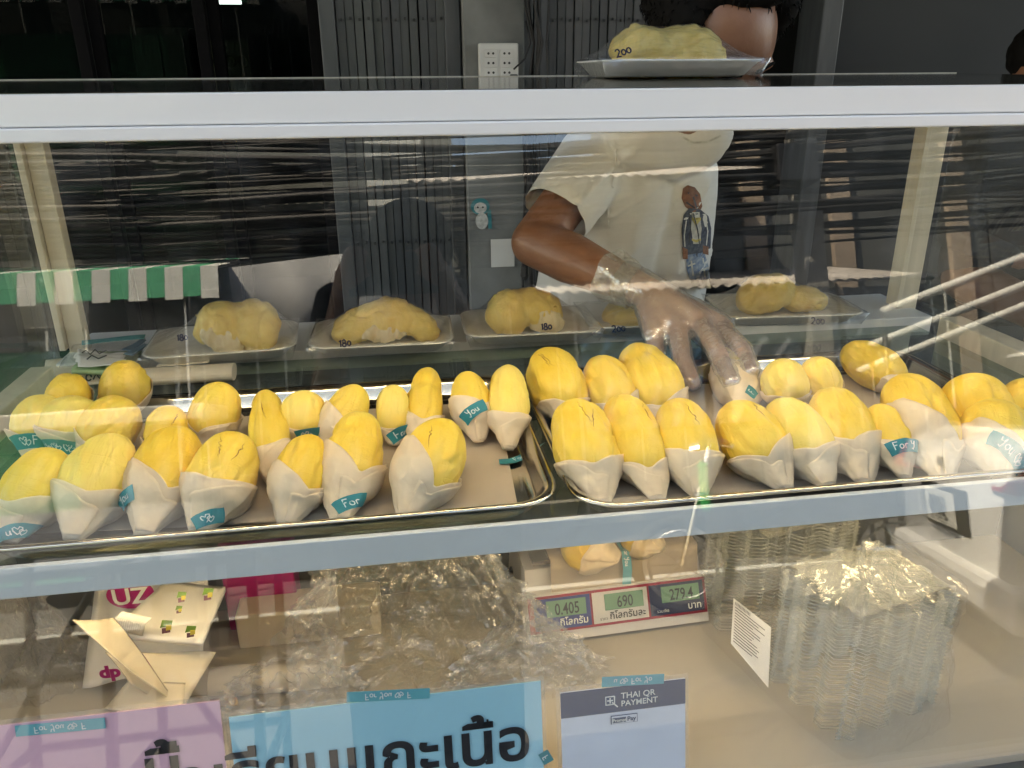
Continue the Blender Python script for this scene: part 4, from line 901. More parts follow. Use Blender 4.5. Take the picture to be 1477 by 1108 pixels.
patch([(984, 356), (992, 360), (992, 374), (985, 374)], 'print_brown', 'printed_hand', .003); patch([(1014, 354), (1022, 356), (1022, 368), (1014, 366)], 'print_brown', 'printed_hand', .003)
patch([(996, 404), (1008, 404), (1010, 414), (998, 414)], 'print_white', 'printed_shoe', .002); patch([(1012, 404), (1022, 402), (1026, 416), (1014, 416)], 'print_white', 'printed_shoe', .002)
ribbon([[(884, 200), (888, 215), (889, 240), (884, 270), (878, 300), (876, 330)]], 1, 3, lambda x, y: on_shirt(x, y, .002)).put('sleeve_seam', 'shirt', shirt)
def pstroke(pts, w, m, nm, off=.0034): ribbon([pts], 1, w, lambda x, y: on_shirt(x, y, off)).put(nm, m, shirt)
for a_ in ([(1000, 308), (1006, 330), (1009, 352)], [(994, 308), (996, 330), (994, 350)], [(990, 318), (987, 340), (988, 356)], [(1018, 314), (1021, 334), (1019, 354)]): pstroke(a_, 1.6, 'print_white' if a_[0][0] in (990, 1018) else 'ink', 'printed_line')
for a_ in ([(1000, 284), (1005, 300)], [(992, 278), (994, 279)], [(1003, 281), (1006, 283)], [(990, 292), (996, 296), (1002, 300)]): pstroke(a_, 2.2, 'ink', 'printed_line')
for a_ in ([(997, 376), (1000, 398)], [(1014, 372), (1017, 400)], [(992, 384), (1003, 380)], [(1012, 390), (1022, 386)]): pstroke(a_, 2.4, 'print_white', 'printed_line')
pstroke([(1040, 196), (1020, 205), (1000, 206), (985, 198)], 3, 'print_white', 'collar_seam', .002)
# hair
HR = MB(); ell(HR, fy(-.025, .050, .045), (.086, .086, .088), hrot, 20); ell(HR, fy(0, .052, .040), (.094, .092, .088), hrot, 22); ell(HR, fy(0, .05, -.01), (.082, .07, .085), hrot, 18)
ell(HR, fy(.02, -.005, .098), (.075, .05, .035), hrot, 16); cap(HR, fy(-.076, -.02, .0), .018, fy(-.08, -.01, .05), .03); cap(HR, fy(.076, -.02, .0), .018, fy(.08, -.01, .05), .03)
hair = remesh('hair', shift(HR), .006, 'hair', ven, 2, lambda c, n: n*(.006*noise.noise(c*20)+.002*noise.noise(c*70)))
hs = MB()
hb = [(v.co.copy(), v.normal.copy()) for v in hair.data.vertices]
for k in range(1200):
    c, n = random.choice(hb); d = (n*.3+hrot @ V(random.uniform(-.5, .5), -.5, -.45)+V(random.uniform(-.2, .2), random.uniform(-.2, .2), random.uniform(-.2, .2))).normalized(); l_ = random.uniform(.003, .008)
    hs.tube([c, c+d*l_*.5+n*.002, c+d*l_-V(0, 0, .003)], [.0012, .0009, .0002], 4)
o = hs.put('loose_strands', 'hair', hair, True); o['kind'] = 'stuff'

# pod in the glove
pod((1055, 512), (1074, 592), 74, 'durian pod in paper gripped by the gloved fingers, teal tape near its tip', hY=1.03, tz=.03, front=.62, back=.8, tape=(18, .22, 80, .018, 'F'), fm=1, vee=.1)
# second person at the far right
p2 = thing('person', 'dark haired person seated in the shop, cut by the right picture edge', 'person', (2.05, 2.35, 0))
q = aty(1503, 96, 2.3)-p2.location; mb = MB(); ell(mb, q, (.072, .09, .105)); cap(mb, q, .05, q+V(0, .02, -.16), .05); cap(mb, q+V(-.14, .03, -.22), .06, q+V(.14, .03, -.22), .06); cap(mb, q+V(0, .03, -.27), .14, q+V(0, .05, -.62), .13)
for s_ in (-1, 1): cap(mb, q+V(s_*.16, .03, -.24), .045, q+V(s_*.19, .0, -.5), .035); cap(mb, q+V(s_*.19, 0, -.5), .035, q+V(s_*.1, -.2, -.55), .026); cap(mb, q+V(s_*.08, .04, -.66), .075, q+V(s_*.1, -.35, -.68), .055); cap(mb, q+V(s_*.1, -.35, -.68), .05, V(s_*.1+q.x, -.33+q.y, .07), .035); cap(mb, V(s_*.1+q.x, -.33+q.y, .04), .035, V(s_*.1+q.x, -.5+q.y, .035), .028)
cap(mb, q+V(0, -.085, .0), .008, q+V(0, -.098, -.03), .011)
remesh('body', mb, .01, 'skin', p2, 3)
mb = MB(); ell(mb, q+V(0, .02, .035), (.085, .095, .09)); remesh('hair', mb, .008, 'hair', p2, 2, lambda c, n: n*.006*noise.noise(c*40))
mb = MB(); cap(mb, q+V(-.14, .03, -.22), .07, q+V(.14, .03, -.22), .07); cap(mb, q+V(0, .03, -.27), .155, q+V(0, .05, -.62), .15); [(cap(mb, q+V(s_*.16, .03, -.24), .06, q+V(s_*.19, .0, -.5), .05), cap(mb, q+V(s_*.19, 0, -.5), .048, q+V(s_*.12, -.17, -.54), .038)) for s_ in (-1, 1)]; remesh('shirt', mb, .012, 'dark_cloth', p2, 3)
stl = thing('stool', 'dark plastic stool under the seated person', 'stool', (p2.location.x+q.x, p2.location.y+q.y+.05, 0)); zz_ = q.z-.76
MB().box((-.16, -.16, zz_-.03), (.16, .16, zz_), .01).put('seat', 'frame_black', stl)
for x in (-.14, .12):
    for y in (-.14, .12): MB().box((x, y, 0), (x+.02, y+.02, zz_-.031)).put('leg', 'frame_black', stl)

# =================================================================== LOWER COMPARTMENT
sc = thing('weighing_scale', 'white digital price scale with red and blue display strip', 'scale', (0, 0, 0))
fl_ = atz(764, 938, ZF); fr_ = atz(1024, 902, ZF); sc.location = (fl_+fr_)/2
xs = (fr_-fl_); wS = xs.length; xs.normalize(); ys = V(-xs.y, xs.x, 0); OS = fl_
def sp(x, y, z): return OS+xs*x+ys*y+V(0, 0, z)-sc.location
MB().hexa([sp(0, .012, .012), sp(wS, .012, .012), sp(wS, .25, .012), sp(0, .25, .012), sp(.004, .050, .085), sp(wS-.004, .050, .085), sp(wS-.004, .25, .085), sp(.004, .25, .085)]).put('housing', 'scale_white', sc)
MB().hexa([sp(.002, .0, .008), sp(wS-.002, .0, .008), sp(wS-.002, .0105, .008), sp(.002, .0105, .008), sp(.002, .026, .062), sp(wS-.002, .026, .062), sp(wS-.002, .0265+.010, .062), sp(.002, .0265+.010, .062)]).put('front_panel', 'scale_white', sc)
dn = (sp(0, .026, .062)-sp(0, 0, .008)).normalized(); dnn = xs.cross(dn)
def dp(x, t, o=0): return sp(x, 0, .008)+dn*t+dnn*o
def dplate(name, x0, x1, t0, t1, o0, m, par): return MB().prism([dp(x0, t0, o0), dp(x1, t0, o0), dp(x1, t1, o0), dp(x0, t1, o0)], dnn*.0008).put(name, m, par)
red = dplate('display_border', .002, wS-.003, .012, .058, .0004, 'scale_red', sc)
cw = (wS-.022)/3; words = [('0.405', 'กิโลกรัม', 'scale_blue', 'ink_white', 'น้ำหนัก'), ('690', 'กิโลกรัมละ', 'scale_white', 'ink', 'ราคา'), ('279.4', 'บาท', 'scale_navy', 'ink_white', 'รวมเงิน')]
for k, (num, th_, mt, tm, sm_) in enumerate(words):
    x0 = .009+k*(cw+.003); pn = dplate('display_field', x0, x0+cw, .0155, .0548, .0016, mt, sc)
    dplate('lcd_screen', x0+.016, x0+cw-.006, .031, .0515, .0028, 'lcd', pn)
    text_on('number', num, .0205, dp(x0+cw*.58, .0335, .0040), xs, dn, 'ink', pn, 'CENTER', .0002, sx=.72, lift=0)
    text_on('lettering', th_, .012, dp(x0+cw-.004, .0195, .0030), xs, dn, tm, pn, 'RIGHT', .0002, lift=0)
    text_on('lettering', sm_, .0055, dp(x0+.008, .019, .0030), xs, dn, tm, pn, 'LEFT', lift=0)
plt_ = MB(); plt_.hexa([sp(.014, .045, .094), sp(wS-.008, .045, .094), sp(wS-.008, .26, .094), sp(.014, .26, .094), sp(.012, .043, .102), sp(wS-.006, .043, .102), sp(wS-.006, .26, .102), sp(.012, .26, .102)])
plt_.put('pan', 'steel', sc); MB().box((0, 0, 0), (.05, .05, .010)).put('pan_support', 'rubber', sc, loc=sp(wS/2, .15, .084)); 
for x in (.02, wS-.03): MB().lathe([(.001, 0), (.011, 0), (.011, .012), (.001, .012)], sp(x, .03, 0), 14).put('foot', 'rubber', sc)
MB().tube([sp(-.012, .12, .03), sp(-.002, .12, .035), sp(.003, .12, .04)], .006, 8).put('lock_knob', 'rubber', sc)
# draped paper on the pan
pp_ = thing('draped_paper', 'beige paper sheet draped over the scale pan, taped in front', 'paper sheet', sc.location+sp(wS/2, .1, .103))
vs = []; n1, n2 = 20, 16
for j in range(n2+1):
    for i in range(n1+1):
        u, v_ = i/n1, j/n2; s_ = v_*.24   # arc length from the front lower hem
        if s_ < .045: y, z = .038-.010*(1-s_/.045), .103-(.045-s_)
        else: y, z = .038+(s_-.045), .104
        vs.append(sc.location+sp(.035+u*(wS-.045), y, z+.0008*noise.noise(V(u*6, v_*6, 1)))-pp_.location)
o = link('sheet', vs, [(j*(n1+1)+i, j*(n1+1)+i+1, (j+1)*(n1+1)+i+1, (j+1)*(n1+1)+i) for j in range(n2) for i in range(n1)], 'liner', pp_)
tq = thing('tape_strip', 'teal tape holding the draped paper to the front of the scale', 'tape', pp_.location.copy())
tpts = [sc.location+sp(.135, y, z) for y, z in ((.07, .1062), (.036, .1062), (.026, .085), (.0265, .060))]
tape_along(tpts, .012, 'strip', tq, 'tape_pale', 'For You', V(0, -.7, .7), .006)
for hx, tx, w_, lab in (((812, 779), (893, 806), 70, 'durian pod in paper lying on the scale pan at left, tip to the right'), ((900, 765), (956, 792), 56, 'smaller durian pod in paper on the right half of the scale pan')):
    zz_ = ZF+.104; TZo = TZ; T_ = atz(tx[0], tx[1], zz_+.012); H_ = aty(hx[0], hx[1], T_.y+.03)
    TZ = zz_; pod(hx, tx, w_, lab, hY=T_.y+.05, tz=.012, front=.5, back=.8, skew=20); TZ = TZo
# crumpled clear bags
def crumple(name, label, c, rad, h, seed, m='bag', top=.10, yl=.5, lean=(0, 0), turns=150):
    t = thing(name, label, 'plastic bag', c); nz_ = 70; rings = []
    for j in range(nz_+1):
        v_ = j/nz_; z = h*v_; r_ = rad*((1-v_)**.75*(1-top)+top); ring = []
        for k in range(turns):
            a = 2*math.pi*k/turns; q = V(math.cos(a)*2.2, math.sin(a)*2.2, v_*3+seed)
            rr_ = r_*(1+.28*noise.noise(q)+.22*(abs(noise.noise(q*2.3))-.2)+.16*(abs(noise.noise(q*5))-.2)+.12*abs(noise.noise(V(q.x*11, q.y*11, q.z*3)))); ring.append(V(rr_*math.cos(a)+lean[0]*v_+.006*noise.noise(q*3), rr_*math.sin(a)*yl+lean[1]*v_, z+.012*noise.noise(q*2)*(v_ > .02)+.001))
        rings.append(ring)
    mb = MB(); mb.loft(rings, cap=False); mb.put('film', m, t, False)
    return t
crumple('clear_bag', 'large crumpled clear plastic bag gathered to a peak beside the scale', atz(620, 985, ZF)+V(0, .03, 0), .175, .262, 3.3, lean=(-.02, .0), yl=.45)
crumple('clear_bag', 'low crumpled clear bag lying in front of the scale', atz(760, 985, ZF)+V(0, .01, 0), .090, .075, 8.1, top=.3, yl=.45)
crumple('clear_bag', 'loose clear bag crumpled in the lower left corner', atz(40, 1040, ZF)+V(-.02, .06, 0), .075, .13, 5.7, top=.35, yl=.5)
crumple('clear_bag', 'thin clear bag spread under the pale paper roll', atz(420, 1010, ZF)+V(0, .0, 0), .085, .05, 12.7, top=.4, yl=.4)
# clamshell stacks
def clam(label, P0, wd, dp_, h, rot, sd2):
    t = thing('container_stack', label, 'container stack', P0, 'nested clear plastic containers'); t.rotation_euler.z = rot; out = []
    n = 120
    def outl(s):
        r_ = []
        for k in range(n):
            f = k/n*4; e = int(f); q = f-e; rib = .008*max(-1, min(1, 3*math.sin(q*math.pi*6)))*(.08 < q < .92); a = (wd/2-.006+rib)*s; b = (dp_/2-.006+rib)*s
            if e == 0: r_.append(((-wd/2+wd*q)*s, -b))
            elif e == 1: r_.append((a, (-dp_/2+dp_*q)*s))
            elif e == 2: r_.append(((wd/2-wd*q)*s, b))
            else: r_.append((-a, (dp_/2-dp_*q)*s))
        return r_
    mb = MB(); N_ = int(h/.0048)
    for i in range(N_):
        z = i*.0048+random.uniform(-.0004, .0004); dx, dy = random.uniform(-.0008, .0008), random.uniform(-.0008, .0008)
        mb.loft([[V(x+dx, y+dy, z) for x, y in outl(.965)], [V(x+dx, y+dy, z+.0028) for x, y in outl(.99)], [V(x+dx, y+dy, z+.0032) for x, y in outl(1.012)], [V(x+dx, y+dy, z+.0028) for x, y in outl(1.014)]], cap=False)
    o = mb.put('containers', 'clam', t); o['kind'] = 'stuff'
    MB().add([V(-wd/2+.01, -dp_/2+.01, h), V(wd/2-.01, -dp_/2+.01, h), V(wd/2-.01, dp_/2-.01, h), V(-wd/2+.01, dp_/2-.01, h)], [(0, 1, 2, 3)]).put('lid', 'clam', t)
ang = math.atan2(.045, .17)
clam('front stack of nested clear containers in a shrunk plastic bag', V(.500, .668, ZF+.004), .150, .120, .158, ang, 1)
clam('rear stack of nested clear containers seen above the front one', V(.465, .805, ZF+.004), .150, .12, .170, ang, 2)
sbag = thing('clear_bag', 'tight glossy clear bag around the stacked plastic containers', 'plastic bag', V(.483, .735, ZF)); rings = []
for j in range(34):
    v_ = j/33; ring = []
    for k in range(110):
        a = 2*math.pi*k/110; ca, sa = math.cos(a), math.sin(a); pw_ = 5.0; rr_ = (abs(ca)**pw_+abs(sa)**pw_)**(-1/pw_); q = V(ca*3, sa*3, v_*4)
        f = 1.05+.045*noise.noise(q)+.05*abs(noise.noise(q*2.5))+(.10*(1-v_)**3); x, y = .080*rr_*ca*f, .135*rr_*sa*f; top_ = max(0, (v_-.88)/.12); x *= 1-.45*top_; y *= 1-.45*top_
        ring.append(V(x*math.cos(ang)-y*math.sin(ang), x*math.sin(ang)+y*math.cos(ang), .002+.185*v_+.008*noise.noise(q*1.5)*v_))
    rings.append(ring)
MB().loft(rings, cap=False).put('film', 'bag_tight', sbag)
# white product label on the left flank of the bag
lb = thing('product_label', 'white printed product label on the bag of containers', 'label', aty(1090, 905, .70))
LPX = [(1058, 863), (1112, 905), (1108, 992), (1054, 928)]; P4 = [aty(x, y, yy) for (x, y), yy in zip(LPX, (.74, .69, .66, .71))]
link('paper', [p-lb.location for p in P4], [(3, 2, 1, 0)], 'paper_white', lb, False).modifiers.new('thickness', 'SOLIDIFY').thickness = .0006
lx = (P4[1]-P4[0]); ly = (P4[3]-P4[0]); nrm = lx.cross(ly).normalized(); nrm = nrm if nrm.dot(CAM-P4[0]) > 0 else -nrm
mb = MB()
for k in range(13):
    v_ = .14+k*.062; x1 = random.uniform(.55, .92)
    mb.add([P4[0]+lx*.08+ly*v_+nrm*.002-lb.location, P4[0]+lx*x1+ly*v_+nrm*.002-lb.location, P4[0]+lx*x1+ly*(v_+.018)+nrm*.002-lb.location, P4[0]+lx*.08+ly*(v_+.018)+nrm*.002-lb.location], [(0, 1, 2, 3)])
for k in range(12): mb.add([P4[0]+lx*(.08+.035*k)+ly*.03+nrm*.002-lb.location, P4[0]+lx*(.095+.035*k)+ly*.03+nrm*.002-lb.location, P4[0]+lx*(.095+.035*k)+ly*.10+nrm*.002-lb.location, P4[0]+lx*(.08+.035*k)+ly*.10+nrm*.002-lb.location], [(0, 1, 2, 3)])
mb.put('print', 'ink', lb)
# left things: printed pack, magenta box, paper boat, roll
def ysheet(name, pts, m, parent, th=.0008, n=12, amp=.002):
    P_ = [aty(x, y, yy) for x, y, yy in pts]; vs = []
    for j in range(n+1):
        for i in range(n+1):
            u, v = i/n, j/n; p = (P_[0]*(1-u)+P_[1]*u)*(1-v)+(P_[3]*(1-u)+P_[2]*u)*v; vs.append(p+V(0, amp*noise.noise(p*18), amp*noise.noise(p*14+V(5, 0, 0)))-parent.location)
    o = link(name, vs, [(j*(n+1)+i, j*(n+1)+i+1, (j+1)*(n+1)+i+1, (j+1)*(n+1)+i) for j in range(n) for i in range(n)], m, parent)
    sm = o.modifiers.new('thickness', 'SOLIDIFY'); sm.thickness = th; sm.offset = 0; return o
mg = thing('magenta_box', 'bright magenta carton standing at the back of the lower compartment', 'box', V(aty(375, 850, .90).x, .90, ZF))
MB().box((-.045, 0, 0), (.045, .04, .13), .002).put('carton', 'magenta', mg)
mg2 = thing('magenta_bag', 'white plastic bag with magenta round logo, lower left', 'plastic bag', V(aty(180, 860, .86).x, .86, ZF))
ysheet('bag_sheet', [(120, 985, .80), (290, 975, .80), (300, 828, .88), (140, 836, .88)], 'paper_white', mg2, .001, 14, .012)
lgc = aty(188, 858, .815)-mg2.location
MB().prism([lgc+V(.026*math.cos(a), 0, .019*math.sin(a)) for a in [k*math.pi/14 for k in range(28)]], (0, .001, 0)).put('logo_disc', 'magenta', mg2)
text_on('logo_letters', 'UZ', .030, lgc+V(0, -.001, -.011), (1, 0, 0), (0, 0, 1), 'ink_white', mg2, bold=.0006)
text_on('logo_letters', 'dp', .022, aty(160, 976, .78)-mg2.location, (1, 0, 0), (0, 0, 1), 'magenta', mg2, bold=.0012)
tk = thing('tissue_pack', 'embossed white napkin stack printed with small green and violet pictures', 'napkins', V(aty(265, 900, .76).x, .76, ZF))
pk_ = [(205, 915, .70), (300, 925, .70), (322, 850, .84), (258, 838, .84)]
PP = [aty(*q)-tk.location for q in pk_]; PP = [PP[0], PP[1], PP[2], PP[3]]
ysheet('napkin', [(163, 918, .715), (292, 930, .70), (326, 848, .80), (240, 838, .82)], 'paper_white', tk, .006, 14, .003)
o = MB()
for k in range(14):
    a = aty(165+k*3.0, 908+k*.6, .708)-tk.location; o.tube([a, a+V(.006, -.004, .016), a+V(.012, 0, .02)], .0016, 5)
o.put('folded_edges', 'paper_white', tk, True)
for x, y, s_ in ((262, 862, .7), (300, 858, .8), (240, 905, .9), (275, 912, .8), (258, 880, .5)):
    c = aty(x, y, .735)-tk.location; d = ray(x, y).normalized(); c = aty(x, y, .70)-tk.location
    pr_ = MB()
    pr_.prism([c+V(s_*a, 0, s_*b) for a, b in ((-.007, 0), (.006, .002), (.008, .008), (-.003, .010))], (0, .0005, 0)).put('printed_leaf', mat('leafp', (.12, .25, .03), .6), tk)
    MB().prism([c+V(s_*a, -.0002, s_*b) for a, b in ((-.006, -.008), (.003, -.007), (.004, -.001), (-.005, -.001))], (0, .0005, 0)).put('printed_fruit', mat('fruitp', (.16, .06, .10), .6), tk)
    MB().prism([c+V(s_*a, -.0006, s_*b) for a, b in ((-.001, -.004), (.005, -.003), (.006, .003), (0, .003))], (0, .0005, 0)).put('printed_ray', mat('rayp', (.55, .45, .05), .6), tk)
bo = thing('paper_boat', 'translucent cream paper tray folded like a vase, lower left', 'paper tray', V(aty(215, 1000, .70).x, .70, ZF))
ysheet('left_wall', [(106, 892, .66), (165, 888, .69), (258, 1018, .66), (188, 965, .64)], 'cream_film', bo, .001, 12, .004)
ysheet('right_wall', [(152, 942, .70), (312, 940, .72), (262, 1028, .66), (188, 985, .66)], 'cream_film', bo, .001, 12, .005)
ysheet('base', [(152, 1022, .64), (264, 1036, .62), (268, 985, .68), (186, 980, .68)], 'cream_film', bo, .001, 10, .003)
pr2 = thing('paper_roll', 'cream paper roll lying at the bottom of the case near the bag', 'paper roll', atz(395, 995, ZF+.02))
a, b = atz(305, 985, ZF+.018), atz(492, 968, ZF+.018); mb = MB(); mb.tube([a-pr2.location, (a*.5+b*.5)-pr2.location, b-pr2.location], .0175, 20).put('roll', 'paper', pr2, True)
ws = thing('white_carton', 'low white carton behind the crumpled bag, lower compartment', 'box', V(aty(450, 930, .86).x, .86, ZF)); MB().box((-.09, 0, 0), (.09, .05, .05), .003).put('carton', 'paper', ws)
pt_ = thing('small_bag', 'clear bag with a coloured picture under the paper roll', 'plastic bag', atz(320, 1020, ZF)); quadsheet('bag_sheet', [(260, 1035), (420, 1022), (410, 995), (275, 1005)], [ZF+.003]*4, 'bag_flat', pt_, .0008)
quadsheet('picture', [(300, 1020), (345, 1017), (340, 1000), (305, 1003)], [ZF+.005]*4, mat('picp', (.45, .28, .1), .6, c2=(.2, .06, .1), ns=90), pt_, .0005)

# =================================================================== SIGNS TAPED INSIDE THE FRONT PANE
DX = V(1, 0, 0); DY = V(0, math.sin(A12), math.cos(A12))       # in-plane axes of the pane (x right, y up)
def sign(name, label, cat, L_, T_, wd, ht, m, off=.009):
    c = pane(L_, T_, off); t = thing(name, label, cat, c); n = -PN
    MB().prism([V(0, 0, 0)-DY*ht, DX*wd-DY*ht, DX*wd, V(0, 0, 0)], PN*-.0012).put('card', m, t)
    e = .004; MB().prism([-DX*e-DY*(ht+e)-n*-.0016, DX*(wd+e)-DY*(ht+e)-n*-.0016, DX*(wd+e)+DY*e-n*-.0016, -DX*e+DY*e-n*-.0016], PN*-.0004).put('laminate', 'bag_flat', t)
    return t
def ptape(label, x0, y0, x1, y1, m='tape_pale', txt='For You # F', off=.0075):
    a, b = pane(x0, y0, off), pane(x1, y1, off); t = thing('tape_strip', label, 'tape', (a+b)/2)
    tape_along([a, b], .0105, 'strip', t, m, txt, PN, .0060, -1); return t
sgw = (pane(780, 992, .009)-pane(330, 1035, .009)).length
s1 = sign('sign_card', 'light blue card with large black Thai writing inside the front glass', 'sign', 330, 1035, sgw, .205, 'blue_sign')
text_on('lettering', 'ทุเรียนแกะเนื้อ', .0600, DX*(sgw-.011)-DY*.0780+PN*.0008, DX, DY, 'ink', s1, 'RIGHT', .0012)
text_on('lettering', 'หมอนทอง', .060, DX*(sgw*.5)-DY*.135+PN*.0008, DX, DY, 'ink', s1, 'CENTER', .0012)
s2 = sign('sign_card', 'pink card with large black Thai writing at the lower left', 'sign', -135, 1062, (pane(318, 1038, .009)-pane(-135, 1062, .009)).length, .205, 'pink_sign')
w2 = (pane(318, 1038, .009)-pane(-135, 1062, .009)).length
text_on('lettering', 'นี้', .060, DX*(w2-.036)-DY*.0815+PN*.0008, DX, DY, 'ink', s2, 'RIGHT', .0012)
w3 = (pane(988, 987, .009)-pane(808, 1000, .009)).length
s3 = sign('payment_card', 'pale blue payment card with a navy heading band', 'sign', 808, 1000, w3, .19, 'qr_card')
MB().prism([-DY*.0265+PN*.0004, DX*w3-DY*.0265+PN*.0004, DX*w3+PN*.0004, PN*.0004], PN*.0004).put('heading_band', 'navy', s3)
text_on('heading_text', 'THAI QR', .0088, DX*(w3*.475)-DY*.0125+PN*.001, DX, DY, 'ink_white', s3, 'LEFT', .0001)
text_on('heading_text', 'PAYMENT', .0084, DX*(w3*.475)-DY*.0205+PN*.001, DX, DY, 'ink_white', s3, 'LEFT', .0001)
lg = DX*(w3*.39)-DY*.0135+PN*.0012
ribbon([arc(0, 0, .0062, .0060, 45, 405, 4)+[(.0044, .0042)], [(-.003, 0), (.003, 0)], [(0, -.003), (0, .003)], [(.002, -.002), (.0075, -.0075)]], 1, .0014, lambda x, y: lg+DX*x+DY*y).put('heading_logo', 'ink_white', s3)
pq = DX*(w3*.5)-DY*.0345+PN*.0008
def prect(name, x0, x1, y0, y1, m, o_=0, par=s3, c=pq): return MB().prism([c+DX*x0+DY*y0+PN*o_, c+DX*x1+DY*y0+PN*o_, c+DX*x1+DY*y1+PN*o_, c+DX*x0+DY*y1+PN*o_], PN*.0003).put(name, m, par)
prect('logo_border', -.0135, .0135, -.0045, .0045, 'navy'); prect('logo_field', -.0128, .0128, -.0039, .0039, 'qr_card', .0005); prect('logo_bar', -.0120, .0015, -.0028, .0024, 'navy', .0010)
text_on('logo_text', 'Prompt', .0046, pq-DX*.0053-DY*.0013+PN*.0014, DX, DY, 'ink_white', s3, 'CENTER', .0001); text_on('logo_text', 'Pay', .0064, pq+DX*.0070-DY*.0016+PN*.0012, DX, DY, 'navy', s3, 'CENTER', .0002)
ptape('pale teal tape holding the top of the blue card', 500, 1006, 620, 1000)
ptape('pale teal tape holding the top of the pink card', 22, 1055, 152, 1043)
ptape('pale teal tape holding the top of the payment card', 868, 984, 958, 979, txt='u # For Yo')
ptape('small teal tape at the right edge of the blue card', 783, 1085, 792, 1100, txt='F', m='tape')

# =================================================================== THE STREET (seen mirrored in the pane)
# photographer
ph = thing('person', 'photographer in dark clothes holding a phone, mirrored in the front glass', 'person', (.0, -.42, 0))
mb = MB(); hq = V(.04, -.0, 1.475); ell(mb, hq, (.085, .10, .12)); cap(mb, hq, .055, hq+V(0, 0, -.17), .06); cap(mb, hq+V(-.17, 0, -.25), .065, hq+V(.17, 0, -.25), .065); cap(mb, hq+V(0, 0, -.32), .16, V(.04, 0, .95), .15)
for s_ in (-1, 1):
    e1 = hq+V(s_*.24, .08, -.46); cap(mb, hq+V(s_*.19, 0, -.26), .05, e1, .038); cap(mb, e1, .038, V(s_*.075, .36, 1.385), .026); ell(mb, V(s_*.07, .375, 1.40), (.02, .018, .035))
    for k in range(4): cap(mb, V(s_*.070, .385, 1.425-.016*k), .008, V(s_*.045, .372, 1.425-.016*k), .007, 8)
    cap(mb, V(.04+s_*.09, 0, .92), .09, V(.04+s_*.1, .02, .48), .06); cap(mb, V(.04+s_*.1, .02, .48), .055, V(.04+s_*.1, 0, .09), .042); cap(mb, V(.04+s_*.1, -.03, .045), .042, V(.04+s_*.1, .14, .035), .035)
cap(mb, hq+V(0, .098, .0), .01, hq+V(0, .112, -.035), .013)
remesh('body', mb, .010, 'skin', ph, 3)
mb = MB(); ell(mb, hq+V(0, -.01, .04), (.10, .12, .105)); remesh('hair', mb, .01, 'hair', ph, 3)
mb = MB(); cap(mb, hq+V(-.17, 0, -.25), .08, hq+V(.17, 0, -.25), .08); cap(mb, hq+V(0, 0, -.32), .18, V(.04, 0, .90), .175)
for s_ in (-1, 1): cap(mb, hq+V(s_*.19, 0, -.26), .068, hq+V(s_*.235, .07, -.44), .055); cap(mb, hq+V(s_*.235, .07, -.44), .055, V(s_*.11, .28, 1.35), .04)
remesh('shirt', mb, .014, 'dark_cloth', ph, 4)
mb = MB(); [cap(mb, V(.04+s_*.09, 0, .92), .12, V(.04+s_*.1, .01, .10), .07) for s_ in (-1, 1)]; remesh('trousers', mb, .016, 'dark_cloth', ph, 4)
phn = thing('phone', 'black phone held up by the photographer', 'phone', (0, -.055, CZ)); MB().box((-.078, -.004, -.055), (.078, .004, .02), .003).put('body', 'phone', phn)
MB().lathe([(.001, .0062), (.006, .0062), (.007, .0042)], (-.04, 0, -.01), 14, 'Y').put('lens', 'car_glass', phn)

